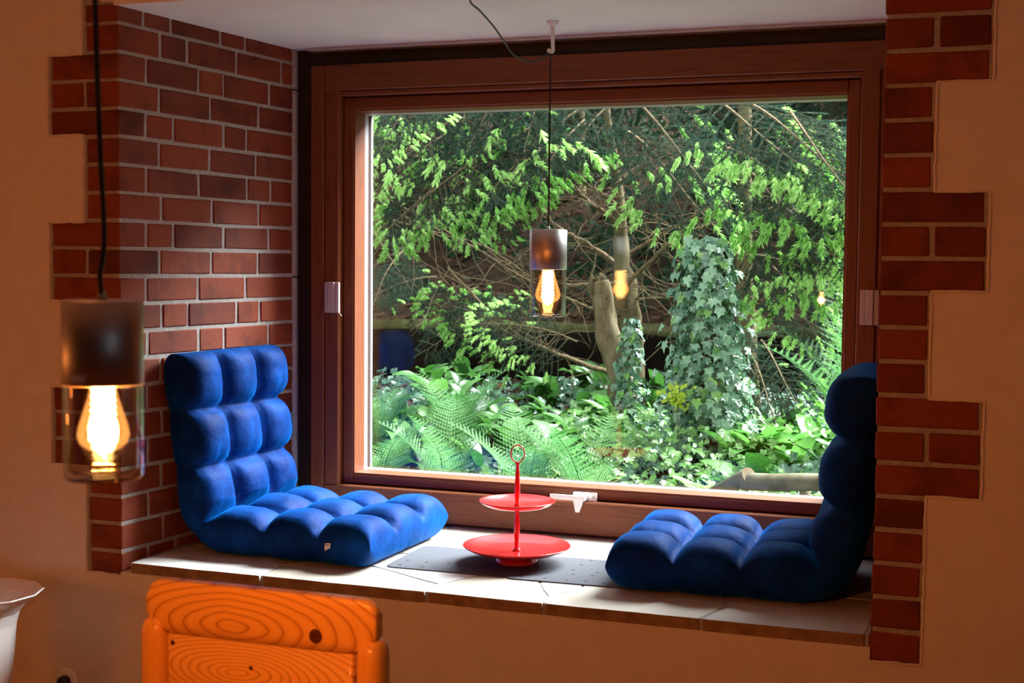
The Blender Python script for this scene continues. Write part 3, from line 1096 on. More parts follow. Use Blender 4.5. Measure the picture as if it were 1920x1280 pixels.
# ------------------------------------------------------------------ pendant lamps
def make_lamp(loc, label, cord_pts, cup, power, sticker=False):
    """loc = centre of the top of the steel cup"""
    root = empty('pendant_lamp', loc)
    tag(root, label, 'pendant lamp', 'steel and glass pendant lamps')
    r, hc, hg = cup
    link('steel_cup', lathe_mesh('steel_cup', [(.0, .0), (r - .003, .0), (r, -.002), (r, -hc + .001), (r - .001, -hc), (r - .0035, -hc), (r - .0035, -.004), (.0, -.004)], 64), M['steel'], root)
    g = r - .0045
    link('glass_shade', lathe_mesh('glass_shade', [(g, -hc + .02), (g + .0035, -hc - .001), (g + .0035, -hc - hg + .004), (g + .001, -hc - hg), (.0, -hc - hg), (.0, -hc - hg + .007), (g - .004, -hc - hg + .007), (g - .001, -hc - hg + .011), (g - .001, -hc + .02)], 64), M['shade_glass'], root)
    link('socket', lathe_mesh('socket', [(.0, -.004), (.019, -.004), (.019, -hc + .035), (.0165, -hc + .030), (.0165, -hc + .012), (.0, -hc + .012)], 24), M['black'], root)
    zb = -hc - hg * 0.765           # tip of the bulb
    k = hg * 0.765 / 0.112
    prof = [(.0, zb), (.004, zb + .001), (.010, zb + .006), (.021, zb + .012), (.0295, zb + .021), (.0325, zb + .033), (.0305, zb + .047), (.0255, zb + .066), (.0190, zb + .090), (.0155, zb + .112), (.0145, zb + .124)]
    prof = [(a * k * 1.22, zb + (b - zb) * k) for a, b in prof]
    bulb = link('bulb', lathe_mesh('bulb', prof, 40), M['bulb_glass'], root)
    hel = []
    turns = 9
    for i in range(turns * 14 + 1):
        t = i / (turns * 14)
        rad = (.0190 - .0045 * t) * k * (0.55 + 0.45 * min(1, t * 5))
        a = 2 * math.pi * turns * t
        hel.append((rad * math.cos(a), rad * math.sin(a), zb + (.010 + .098 * t) * k))
    link('filament', tube_mesh('filament', hel, .0034 * k, 6), M['filament'], bulb)
    link('filament_stem', tube_mesh('filament_stem', [(0, 0, zb + .112 * k), (0, 0, zb + .03 * k)], .0018, 8), M['shade_glass'], bulb)
    link('cord', tube_mesh('cord', smooth_path([Vector(p) - Vector(loc) for p in cord_pts], 8), .0029, 8), M['black'], root)
    link('cord_grip', lathe_mesh('cord_grip', [(.0, .010), (.004, .010), (.005, .0), (.0, .0)], 12), M['steel'], root)
    if sticker:
        vs, fs = [], []
        for i in range(7):
            a = math.radians(-93 + (i - 3) * 5.0)
            for rr_, z in ((r + .0002, -hc + .005), (r + .0002, -hc + .0125), (r + .0008, -hc + .0125), (r + .0008, -hc + .005)):
                vs.append((rr_ * math.cos(a), rr_ * math.sin(a), z))
        for i in range(6):
            for j in range(4):
                fs.append((i * 4 + j, i * 4 + (j + 1) % 4, i * 4 + 4 + (j + 1) % 4, i * 4 + 4 + j))
        fs += [(3, 2, 1, 0), (24, 25, 26, 27)]
        tag(link('sticker', mesh('sticker', vs, fs), M['paper'], root), 'small white sticker low on the steel cup')
    d = bpy.data.lights.new('bulb_light', 'POINT')
    d.energy = power
    d.color = (1.0, 0.30, 0.065)
    d.shadow_soft_size = 0.0245 * k
    lo = bpy.data.objects.new('bulb_light', d)
    lo.location = (0, 0, zb + .040 * k)
    COL.objects.link(lo)
    lo.parent = root
    return root


P1 = (1.569, -2.20, -0.746)
make_lamp(P1, 'large near pendant lamp hanging in front of the brick corner', [P1, (1.570, -2.205, -0.72), (1.572, -2.20, -0.68), (1.567, -2.20, -0.57), (1.563, -2.20, -0.43), (1.555, -2.20, 0.0), (1.55, -2.20, TOP)], (.0423, .090, .101), 122.0, True)
P2 = (1.160, 0.575, -0.595)
make_lamp(P2, 'small pendant lamp hanging in front of the window glass', [P2, (1.160, .575, -.45), (1.159, .578, -.25), (1.157, .585, -.075), (1.152, .605, -.048), (1.143, .595, -.052), (1.136, .575, -.068), (1.116, .53, -.085), (1.097, .48, -.084), (1.090, .42, -.074), (1.090, .35, -.051), (1.094, .25, -.024), (1.102, .12, -.004), (1.120, .0, .000), (1.15, -.05, .03), (1.17, -.08, .12), (1.17, -.08, TOP)], (.0580, .124, .146), 1.6)
hk = empty('ceiling_hook', (1.153, 0.615, CEIL))
tag(hk, 'small white hook screwed into the niche ceiling holding the lamp cord', 'hook')
link('rosette', lathe_mesh('rosette', [(.0, .0), (.020, .0), (.019, -.004), (.012, -.013), (.006, -.016), (.0, -.016)], 28), M['white_metal'], hk)
link('shank', tube_mesh('shank', smooth_path([(0, 0, -.012), (.001, 0, -.05), (.003, -.004, -.078), (.006, -.012, -.092), (.002, -.022, -.098), (-.006, -.026, -.09)], 5), .0060, 10), M['white_metal'], hk)

# ------------------------------------------------------------------ pine chair
CY = -1.40
pc = empty('pine_chair', (1.295, CY, FLOOR))
tag(pc, 'orange lacquered pine chair seen from behind under the sill', 'chair')
zt = -1.262 - FLOOR
br = empty('backrest')
br.parent = pc


def rail_mesh(name, x0, x1, z0, z1, dy=.030):
    """rounded board; ends overhang the posts at the top"""
    bm = bmesh.new()
    vs = [bm.verts.new(v) for v in [(x0, -dy / 2, z0), (x1, -dy / 2, z0), (x1, dy / 2, z0), (x0, dy / 2, z0), (x0, -dy / 2, z1), (x1, -dy / 2, z1), (x1, dy / 2, z1), (x0, dy / 2, z1)]]
    for f in ((3, 2, 1, 0), (4, 5, 6, 7), (0, 1, 5, 4), (1, 2, 6, 5), (2, 3, 7, 6), (3, 0, 4, 7)):
        bm.faces.new([vs[i] for i in f])
    bmesh.ops.bevel(bm, geom=list(bm.edges), offset=.011, segments=4, profile=.5, affect='EDGES')
    return bm_to_mesh(bm, name, True)


def outline_board(name, pts, dy, bev, seam=-0.0922):
    """board given by an XZ outline, extruded along y with rounded rims"""
    bm = bmesh.new()
    f = [bm.verts.new((x, -dy / 2, z)) for x, z in pts]
    b = [bm.verts.new((x, dy / 2, z)) for x, z in pts]
    n = len(pts)
    bm.faces.new(f)
    bm.faces.new(b[::-1])
    for i in range(n):
        bm.faces.new((f[i], b[i], b[(i + 1) % n], f[(i + 1) % n]))
    rim = [e for e in bm.edges if abs(e.verts[0].co.y - e.verts[1].co.y) < 1e-6 and not all(abs(v.co.z - seam) < 0.0012 for v in e.verts)]
    bmesh.ops.bevel(bm, geom=rim, offset=bev, segments=4, profile=.5, affect='EDGES')
    return bm_to_mesh(bm, name, True)


hw = 0.222


def rnd(cx_, cz_, r, a0, a1, n=6):
    return [(cx_ + r * math.cos(math.radians(a0 + (a1 - a0) * k / n)), cz_ + r * math.sin(math.radians(a0 + (a1 - a0) * k / n))) for k in range(n + 1)]


top_pts = rnd(hw - .026, zt - .026, .026, 90, 0) + rnd(hw - .020, zt - .062, .020, 0, -70) + [(hw - .042, zt - .092), (-hw + .042, zt - .092)] + rnd(-hw + .020, zt - .062, .020, 250, 180) + rnd(-hw + .026, zt - .026, .026, 180, 90)
o = link('upper_plank', outline_board('upper_plank', [(x, z - zt) for x, z in top_pts], .028, .009), M['pine_top'], br, (0, 0, zt))
link('knot', lathe_mesh('knot', [(.0, .0012), (.009, .0012), (.0125, .0)], 20), M['knot'], o, (.112, -.0143, -.080 + .012)).rotation_euler = (math.radians(90), 0, 0)
o = link('lower_plank', outline_board('lower_plank', [(hw - .042, -.0925), (hw - .042, -.186), (-hw + .042, -.186), (-hw + .042, -.0925)], .028, .006), M['pine_low'], br, (0, 0, zt))
for kx, kz, kr in ((-.168, -.108, .0045), (-.012, -.136, .004)):
    link('knot', lathe_mesh('knot', [(.0, .0012), (kr * .7, .0012), (kr, .0)], 16), M['knot'], o, (kx, -.0141, kz)).rotation_euler = (math.radians(90), 0, 0)


def post_mesh(name, h):
    pts = [(0, 0, .0), (0, 0, h - .022), (0, 0, h - .012), (0, 0, h - .005), (0, 0, h)]
    vs, fs = [], []
    n = 20
    for i, (z, s) in enumerate(((0, .86), (h * .5, 1), (h - .03, 1), (h - .018, .96), (h - .009, .84), (h - .003, .62), (h, .30), (h + .0005, .02))):
        for k in range(n):
            a = 2 * math.pi * k / n
            vs.append((spow(math.cos(a), .7) * .023 * s, spow(math.sin(a), .7) * .032 * s, z))
    for i in range(7):
        for k in range(n):
            a, b = i * n + k, i * n + (k + 1) % n
            fs.append((a, b, b + n, a + n))
    return mesh(name, vs, fs, True)


for sx in (-1, 1):
    o = link('back_post', post_mesh('back_post', zt - .066), M['pine'], pc, (sx * (hw - .012), .004, 0))
    link('front_leg', post_mesh('front_leg', 0.43), M['pine'], pc, (sx * .20, -.40, 0))
    link('side_stretcher', box_mesh('side_stretcher', (sx * .20 - .012, -.38, .16), (sx * .20 + .012, -.02, .20), .006, 2), M['pine'], pc)
link('seat', box_mesh('seat', (-.225, -.43, .425), (.225, -.012, .455), .012, 3, smooth=True), M['pine'], pc)
link('seat_apron', box_mesh('seat_apron', (-.19, -.41, .36), (.19, -.385, .425), .004), M['pine'], pc)

# ------------------------------------------------------------------ white floor vase and wall socket
va = empty('floor_vase', (-0.300, -0.255, FLOOR))
va.scale = (1, 1, 0.935)
tag(va, 'white faceted porcelain floor vase with flared rim beside the plaster wall', 'vase')
vp = [(.0, .004), (.075, .0), (.078, .010), (.068, .030), (.074, .10), (.084, .20), (.090, .28), (.094, .330), (.104, .368), (.130, .402), (.168, .428), (.171, .431), (.167, .434),
      (.128, .410), (.098, .376), (.086, .330), (.082, .28), (.070, .06), (.0, .05)]
link('vase_body', lathe_mesh('vase_body', vp, 12, smooth=False, phase=math.radians(8)), M['porcelain'], va)
link('vase_rim', lathe_mesh('vase_rim', [(.1665, .4335), (.1695, .4352), (.1720, .4325), (.1700, .4295)], 12, smooth=False, phase=math.radians(8)), M['porcelain'], va)

so = empty('wall_socket', (-0.200, -0.006, -2.000))
tag(so, 'round white wall socket with a black plug under the brick corner', 'wall socket')
link('socket_plate', lathe_mesh('socket_plate', [(.0, .006), (.034, .006), (.039, .003), (.040, .0)], 32), M['white_metal'], so).rotation_euler = (math.radians(90), 0, 0)
link('plug', lathe_mesh('plug', [(.0, .030), (.014, .030), (.019, .024), (.019, .004)], 20), M['black'], so).rotation_euler = (math.radians(90), 0, 0)
link('plug_cable', tube_mesh('plug_cable', smooth_path([(0, -.03, 0), (.0, -.045, -.01), (.002, -.05, -.05), (.0, -.03, -.078)], 5), .0035, 8), M['black'], so)

# ================================================================== garden outside
GY_PTS = [(1.0, -1.80), (1.4, -1.80), (2.0, -1.78), (3.0, -1.66), (4.0, -1.53), (4.74, -1.44), (4.86, -1.12), (6.0, -0.80), (7.0, -0.38), (9.0, 0.62), (12.0, 2.2), (16.0, 4.4), (22.0, 7.5)]


def ground_z(x, y):
    for (a, za), (b, zb) in zip(GY_PTS[:-1], GY_PTS[1:]):
        if y <= b:
            t = max(0, (y - a) / (b - a))
            z = za + (zb - za) * t
            break
    else:
        z = GY_PTS[-1][1]
    return z + 0.05 * noise.noise(Vector((x * 0.9, y * 0.9, 3))) + 0.025 * noise.noise(Vector((x * 3.1, y * 3.1, 9)))


def terrain():
    ys = [1.0 + 0.12 * k for k in range(34)] + [5.1 + 0.2 * k for k in range(20)] + [9.3 + 0.9 * k for k in range(15)]
    xs = [-11 + 0.9 * k for k in range(10)] + [-2.6 + 0.13 * k for k in range(40)] + [2.8 + 0.9 * k for k in range(9)]
    vs = [(x, y, ground_z(x, y)) for y in ys for x in xs]
    nx = len(xs)
    fs = [(j * nx + i, j * nx + i + 1, (j + 1) * nx + i + 1, (j + 1) * nx + i) for j in range(len(ys) - 1) for i in range(nx - 1)]
    return mesh('ground_outside', vs, fs, True)


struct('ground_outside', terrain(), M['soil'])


def bank():
    """dark retaining bank behind the planting, mossy on top"""
    vs, fs = [], []
    n = 60
    prof = [(4.60, -1.56), (4.62, -1.40), (4.66, -1.25), (4.68, -1.13), (4.74, -1.085), (4.95, -1.07)]
    for i in range(n + 1):
        x = -4 + 8 * i / n
        for k, (y, z) in enumerate(prof):
            vs.append((x, y + 0.05 * noise.noise(Vector((x * 1.3, k * .7, 1))), z + 0.025 * noise.noise(Vector((x * 2.2, k * .9, 5)))))
    m_ = len(prof)
    for i in range(n):
        for k in range(m_ - 1):
            a = i * m_ + k
            fs.append((a, a + m_, a + m_ + 1, a + 1))
    me = mesh('bank_outside', vs, fs, True)
    me.materials.append(M['bank'])
    me.materials.append(M['moss'])
    for p in me.polygons:
        if p.index % (m_ - 1) >= 3:
            p.material_index = 1
    return me


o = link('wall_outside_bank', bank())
o['kind'] = 'structure'

# ---- leaf templates (unit size, stem at the origin, leaf along +Y, face towards +Z)
IVY = [(0, 0, 0), (.20, -.12, .0), (.46, .02, -.03), (.36, .26, .0), (.50, .50, -.05), (.20, .56, .0), (0, 1.0, -.08),
       (-.20, .56, .0), (-.50, .50, -.05), (-.36, .26, .0), (-.46, .02, -.03), (-.20, -.12, .0), (0, .34, -.05)]
IVY_F = [(12, i, i + 1) for i in range(11)] + [(12, 11, 0)]
OVAL = [(0, 0, 0), (.24, .22, .02), (.30, .48, .03), (.20, .78, .0), (0, 1.0, -.08), (-.20, .78, 0), (-.30, .48, .03), (-.24, .22, .02), (0, .3, -.04), (0, .65, -.03)]
OVAL_F = [(0, 1, 8), (1, 2, 9, 8), (2, 3, 9), (3, 4, 9), (4, 5, 9), (5, 6, 9), (6, 7, 8, 9), (7, 0, 8)]


def add_leaf(vs, fs, tv, tf, mat4):
    b = len(vs)
    vs.extend(mat4 @ Vector(v) for v in tv)
    fs.extend(tuple(b + i for i in f) for f in tf)


def leaf_matrix(p, nrm_, droop, size, spin=0.0):
    """leaf at p, facing nrm_, its tip pointing along droop"""
    z = Vector(nrm_).normalized()
    y = Vector(droop) - z * Vector(droop).dot(z)
    if y.length < 1e-4:
        y = z.orthogonal()
    y.normalize()
    y = Matrix.Rotation(spin, 3, z) @ y
    x = y.cross(z)
    mm = Matrix((x, y, z)).transposed().to_4x4() @ Matrix.Diagonal((size, size, size, 1))
    mm.translation = p
    return mm


def rv(a):
    return Vector((R.uniform(-a, a), R.uniform(-a, a), R.uniform(-a, a)))


# ---- leaf litter on the slope
vs, fs = [], []
for _ in range(3800):
    y = R.uniform(3.6, 10.5)
    x = R.uniform(-1.0 - (y - 3) * .55, 1.9)
    p = Vector((x, y, ground_z(x, y) + .012))
    add_leaf(vs, fs, OVAL, OVAL_F, leaf_matrix(p, Vector((0, -.5, 1)) + rv(.6), rv(1), R.uniform(.04, .085)))
o = link('leaf_litter', mesh('leaf_litter', vs, fs), M['litter'])
tag(o, 'dry brown fallen leaves covering the slope beyond the window', 'fallen leaves', kind='stuff')

# ---- ground ivy
vs, fs = [], []
for _ in range(7800):
    y = R.uniform(1.35, 4.6)
    x0, x1 = -0.75 - (y - 2) * .45, 2.9
    x = R.uniform(x0, x1)
    w = (x - x0) / (x1 - x0)
    if R.random() > 0.36 + 0.85 * w:
        continue
    hgt = 0.05 + 0.20 * abs(noise.noise(Vector((x * 2, y * 2, 7)))) * (0.6 + w)
    p = Vector((x, y, ground_z(x, y) + R.uniform(.01, hgt)))
    add_leaf(vs, fs, IVY, IVY_F, leaf_matrix(p, Vector((.1, -.55, .8)) + rv(.65), Vector((0, -1, -.5)) + rv(.8), R.uniform(.035, .068)))
o = link('ground_ivy', mesh('ground_ivy', vs, fs), M['ivy'])
tag(o, 'glossy ivy leaves carpeting the ground below the trees', 'ivy', kind='stuff')
vs, fs = [], []
for _ in range(2200):
    y = R.uniform(1.4, 3.2)
    x = R.uniform(0.45, 2.8)
    p = Vector((x, y, ground_z(x, y) + R.uniform(.05, .24)))
    add_leaf(vs, fs, *((IVY, IVY_F) if R.random() < .6 else (OVAL, OVAL_F)), leaf_matrix(p, Vector((.1, -.5, .9)) + rv(.6), Vector((0, -1, -.4)) + rv(.8), R.uniform(.03, .055)))
o = link('undergrowth', mesh('undergrowth', vs, fs), M['ivy_young'])
tag(o, 'fresh light green young growth among the ground ivy', 'undergrowth', kind='stuff')


# ---- ivy climbing a stem: countable leaves as parts
leaf_variants = []
for k in range(4):
    me = mesh('ivy_leaf', [Vector((v[0] * R.uniform(.9, 1.1), v[1], v[2] + R.uniform(-.03, .03))) for v in IVY], IVY_F)
    me.materials.append(M['ivy'] if k else M['ivy_young'])
    leaf_variants.append(me)


def climbing_ivy(name, axis, rad, count, inner, label, stem_r, size=(.038, .062), full=True):
    root = empty(name, (axis[0][0], axis[0][1], ground_z(axis[0][0], axis[0][1])))
    off = Vector(root.location)
    tag(root, label, 'ivy', 'climbing ivy')
    path = smooth_path(axis, 10)
    link('stem', tube_mesh('stem', [p - off for p in path], [stem_r] * len(path), 10, wob=.3), M['bark'], root)
    n = len(path)

    def place(shrink=1.0, ang=None):
        t = R.random()
        i = min(n - 1, int(t * n))
        p = path[i]
        r0 = rad(t) * shrink * R.uniform(.55, 1.08)
        a = R.uniform(0, 2 * math.pi) if ang is None else R.gauss(-math.pi / 2 + .1, 1.0)
        d = Vector((math.cos(a), math.sin(a), 0))
        q = p + d * r0 + Vector((0, 0, R.uniform(-.04, .04))) - off
        return q, d
    vs, fs = [], []
    for _ in range(inner):
        q, d = place(.75)
        add_leaf(vs, fs, IVY, IVY_F, leaf_matrix(q, d + Vector((0, 0, .5)) + rv(.5), Vector((0, 0, -1)) + rv(.5), R.uniform(*size)))
    tag(link('inner_leaves', mesh('inner_leaves', vs, fs), M['ivy'], root), kind='stuff')
    for _ in range(count):
        q, d = place(1.0, 1)
        o = link('ivy_leaf', R.choice(leaf_variants), None, root)
        o.matrix_local = leaf_matrix(q, d + Vector((0, -.15, .45)) + rv(.35), Vector((0, 0, -1)) + rv(.45), R.uniform(*size))
    return root


climbing_ivy('ivy_column', [(1.22, 3.02, -1.74), (1.21, 3.0, -1.45), (1.19, 3.0, -1.20), (1.17, 3.0, -0.85), (1.16, 3.0, -0.60)],
             lambda t: .13 + .10 * math.sin(math.pi * min(1, t * 1.02)) * (1.15 - .4 * t) + (.10 * (1 - t) ** 2), 295, 1500, 'tall ivy covered stem with dense grey-green leaves left of the bright spruce', .055)
climbing_ivy('ivy_column', [(.74, 3.30, -1.74), (.72, 3.30, -1.45), (.71, 3.30, -1.20), (.73, 3.30, -1.00)],
             lambda t: .045 + .11 * (1 - t), 150, 200, 'smaller ivy growing up around the foot of the broken stump', .012, (.030, .048))

# ---- dim undergrowth on the slope behind
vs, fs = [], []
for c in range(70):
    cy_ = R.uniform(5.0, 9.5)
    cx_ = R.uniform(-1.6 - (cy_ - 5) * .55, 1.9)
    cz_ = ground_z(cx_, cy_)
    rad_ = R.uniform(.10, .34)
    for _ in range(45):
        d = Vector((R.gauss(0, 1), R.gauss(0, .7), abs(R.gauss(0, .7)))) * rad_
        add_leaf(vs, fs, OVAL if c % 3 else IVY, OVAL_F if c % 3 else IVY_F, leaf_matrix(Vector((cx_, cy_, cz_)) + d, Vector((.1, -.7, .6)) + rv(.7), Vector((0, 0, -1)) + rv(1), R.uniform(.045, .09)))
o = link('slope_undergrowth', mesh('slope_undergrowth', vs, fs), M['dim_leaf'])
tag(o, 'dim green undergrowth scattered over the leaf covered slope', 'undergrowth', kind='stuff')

# ---- broken stump
stump = empty('broken_stump', (.70, 3.42, ground_z(.70, 3.42)))
tag(stump, 'pale broken tree stump with ragged top behind the hanging lamp', 'tree stump')
sp_ = [(.72, 3.42, -1.80), (.69, 3.42, -1.55), (.63, 3.42, -1.27), (.57, 3.42, -1.05), (.53, 3.42, -0.88), (.51, 3.42, -0.79)]
path = smooth_path(sp_, 6)
off = Vector(stump.location)
link('stump_trunk', tube_mesh('stump_trunk', [p - off for p in path], [.064 - .012 * i / len(path) for i in range(len(path))], 18, wob=.6), M['stumpwood'], stump)
for k in range(5):
    a = 2 * math.pi * k / 5 + R.uniform(-.2, .2)
    b_ = Vector((.51, 3.42, -.80)) + Vector((math.cos(a) * .032, math.sin(a) * .032, 0)) - off
    hh = R.uniform(.015, .06)
    link('splinter', tube_mesh('splinter', [b_ - Vector((0, 0, .05)), b_ + Vector((-.008, 0, hh * .6)), b_ + Vector((R.uniform(-.03, .01), 0, hh))], [.022, .017, .006], 6, wob=.6), M['stumpwood'], stump)


# ---- spruces
def needles_along(vs, fs, pts, spacing, ln, wd, per=3, flat=0.6):
    for a, b in zip(pts[:-1], pts[1:]):
        seg = b - a
        L = seg.length
        if L < 1e-5:
            continue
        t = seg / L
        s = t.cross(Vector((0, 0, 1)))
        if s.length < 1e-3:
            s = Vector((0, 1, 0))
        s.normalize()
        u = s.cross(t)
        for k in range(max(1, int(L / spacing))):
            p = a + seg * R.random()
            for _ in range(per):
                an = R.uniform(0, 2 * math.pi)
                d = s * math.cos(an) + u * math.sin(an) * flat + t * R.uniform(.5, 1.0)
                d.normalize()
                w = d.cross(Vector((R.uniform(-1, 1), R.uniform(-1, 1), R.uniform(-1, 1)))).normalized() * wd
                l_ = ln * R.uniform(.7, 1.15)
                i = len(vs)
                vs.extend((p + w, p - w, p + d * l_))
                fs.append((i, i + 1, i + 2))


def bough_meshes(seed, tips=0.8, dens=1.0):
    global R
    keep, R = R, random.Random(seed)
    wv, wf, nv, nf, tv, tf = [], [], [], [], [], []
    axis = [Vector((t, .03 * math.sin(t * 3 + seed), -.10 * t * t + .02 * math.sin(5 * t))) for t in [k / 12 for k in range(13)]]
    tube_geo(axis, [.010 - .007 * k / 12 for k in range(13)], 5, wv, wf)
    ends = [axis[-1]]
    dirs = [axis[-1] - axis[-2]]
    needles_along(nv, nf, axis[4:], .0032 / dens, .019, .0015, 4)
    t = .10
    side = 1
    while t < .97:
        p = axis[int(t * 12)].lerp(axis[min(12, int(t * 12) + 1)], t * 12 - int(t * 12))
        ln = (.36 * (1 - t) ** .8 + .07) * R.uniform(.75, 1.2)
        ang = math.radians(R.uniform(42, 60)) * side
        d = Vector((math.cos(ang), math.sin(ang), R.uniform(-.12, .10)))
        tw = [p + d * ln * s + Vector((0, 0, -.30 * ln * s * s)) for s in (0, .25, .5, .75, 1)]
        tube_geo(tw, [.0036, .003, .0026, .002, .0012], 3, wv, wf)
        needles_along(nv, nf, tw, .0034 / dens, .018, .0014, 4)
        ends.append(tw[-1])
        dirs.append(tw[-1] - tw[-2])
        if ln > .12:
            for s in (.35, .55, .75):
                q = tw[0].lerp(tw[-1], s)
                for sd in (-1, 1):
                    if R.random() < .8:
                        a2 = ang + sd * math.radians(R.uniform(38, 55))
                        d2 = Vector((math.cos(a2), math.sin(a2), R.uniform(-.5, 0)))
                        l2 = ln * (1 - s) * .8 + .03
                        t2 = [q, q + d2 * l2 * .5, q + d2 * l2 + Vector((0, 0, -.02))]
                        tube_geo(t2, [.002, .0016, .001], 3, wv, wf)
                        needles_along(nv, nf, t2, .0036 / dens, .017, .0014, 4)
                        ends.append(t2[-1])
                        dirs.append(t2[-1] - t2[-2])
        t += R.uniform(.040, .062)
        side = -side
    for e, d in zip(ends, dirs):
        if R.random() > tips * (0.05 + 1.25 * e.x * e.x + 1.6 * abs(e.y) * (0.3 + e.x)):
            continue
        d = (d.normalized() + Vector((0, 0, -.35))).normalized()
        ln = R.uniform(.060, .092)
        ts = [e - d * .004, e + d * ln * .5, e + d * ln]
        s = d.orthogonal().normalized()
        u = s.cross(d)
        for k in range(46):
            f = R.random()
            p = e + d * ln * f
            an = R.uniform(0, 2 * math.pi)
            dd = (s * math.cos(an) + u * math.sin(an)) * (.75 - .35 * f) + d * .75
            dd.normalize()
            w = dd.cross(Vector((R.uniform(-1, 1), R.uniform(-1, 1), R.uniform(-1, 1)))).normalized() * .0056
            l_ = .031 * R.uniform(.8, 1.2)
            i = len(tv)
            tv.extend((p + w, p - w, p + dd * l_))
            tf.append((i, i + 1, i + 2))
    R = keep
    k = len(wv)
    me = mesh('bough', wv + nv, wf + [tuple(a + k for a in f) for f in nf])
    me.materials.append(M['deadwood'])
    me.materials.append(M['needle'])
    me.polygons.foreach_set('material_index', [0] * len(wf) + [1] * len(nf))
    mt_ = mesh('fresh_tips', tv, tf)
    mt_.materials.append(M['tip'])
    return me, mt_


VAR = [bough_meshes(s, tp) for s, tp in ((1, .30), (2, .50), (3, .75), (4, .05))]

TRUNK = [(.52, 4.2, -1.60), (.49, 4.2, -1.45), (.47, 4.2, -1.08), (.43, 4.2, -0.71), (.41, 4.2, -0.40), (.37, 4.2, -0.09), (.32, 4.2, .22), (.29, 4.2, .65), (.27, 4.2, 1.0)]
spruce = empty('spruce_tree', (.52, 4.2, ground_z(.52, 4.2)))
tag(spruce, 'spruce with bare lower branches and drooping green boughs behind the hanging lamp', 'spruce tree')
spruce2 = empty('spruce_tree', (1.24, 3.95, ground_z(1.24, 3.95)))
tag(spruce2, 'young spruce with bright lime tips behind the ivy column at right', 'spruce tree')
o1, o2 = Vector(spruce.location), Vector(spruce2.location)
path = smooth_path(TRUNK, 5)
link('trunk', tube_mesh('trunk', [p - o1 for p in path], [max(.020, .078 - .0021 * i) if i > 14 else .095 - .0013 * i for i in range(len(path))], 14, wob=.25), M['bark'], spruce)
path = smooth_path([(1.24, 3.95, -1.60), (1.20, 3.95, -1.0), (1.18, 3.95, -.5), (1.17, 3.95, .1), (1.16, 3.95, .8)], 6)
link('trunk', tube_mesh('trunk', [p - o2 for p in path], [.062 - .0015 * i for i in range(len(path))], 12, wob=.25), M['bark'], spruce2)
BARE = [
    [(.42, 4.2, -.72), (.35, 4.29, -.68), (.17, 4.21, -.56), (.03, 4.14, -.47), (-.07, 4.06, -.31), (-.25, 3.99, -.19)],
    [(.45, 4.1, -.80), (.26, 3.95, -.82), (-.02, 3.92, -.78), (-.38, 4.0, -.59), (-.76, 4.08, -.5), (-1.15, 4.15, -.4)],
    [(.42, 4.25, -.66), (.7, 4.28, -.49), (1.0, 4.2, -.34), (1.27, 4.12, -.17)],
    [(.46, 4.1, -.84), (.68, 3.99, -.65), (.87, 4.06, -.5), (1.16, 4.14, -.41), (1.44, 4.21, -.35)],
    [(-.96, 3.61, -.27), (-.59, 3.69, -.45), (-.13, 3.76, -.72), (.26, 3.9, -.92), (.46, 4.15, -1.0)],
    [(-.32, 3.35, -.72), (.03, 3.42, -1.06), (.31, 3.5, -1.2), (.50, 4.1, -1.36)],
    [(.42, 4.18, -.47), (.2, 4.22, -.31), (.04, 4.3, -.21), (-.32, 4.38, -.18)],
    [(.45, 4.18, -.90), (.72, 4.22, -.88), (.95, 4.3, -.8), (1.19, 4.38, -.83)],
    [(.40, 4.15, -.35), (.17, 4.12, -.19), (.01, 4.2, -.06), (-.18, 4.28, .02)],
    [(.38, 4.12, -.26), (.65, 4.06, -.11), (.85, 4.14, -.02)]]
for i, b in enumerate(BARE):
    path = smooth_path(b, 6)
    r0 = (.022, .012, .014, .014, .010, .016, .012, .009, .012, .010)[i]
    n = len(path)
    rev_ = i in (4, 5)
    link('bare_branch', tube_mesh('bare_branch', [p - o1 + rv(.006) for p in path], [max(.0035, r0 * (1 - .72 * ((n - 1 - k) if rev_ else k) / n)) for k in range(n)], 7, wob=.3), M['deadwood'], spruce)
# fine dead twigs, too many to count
vs, fs = [], []
for _ in range(420):
    b = R.choice(BARE)
    i = R.randrange(len(b) - 1)
    p = Vector(b[i]).lerp(Vector(b[i + 1]), R.random())
    d = Vector((R.uniform(-1, 1), R.uniform(-.6, .5), R.uniform(-.75, .55))).normalized()
    L = R.uniform(.12, .55)
    pts = [p]
    for k in range(5):
        d = (d + rv(.35)).normalized()
        pts.append(pts[-1] + d * L / 5)
    r0 = R.uniform(.0018, .0042)
    tube_geo([q - o1 for q in pts], [r0 * (1 - .14 * k) for k in range(6)], 4, vs, fs, cap=False)
tag(link('dead_twigs', mesh('dead_twigs', vs, fs, True), M['deadwood'], spruce), kind='stuff')

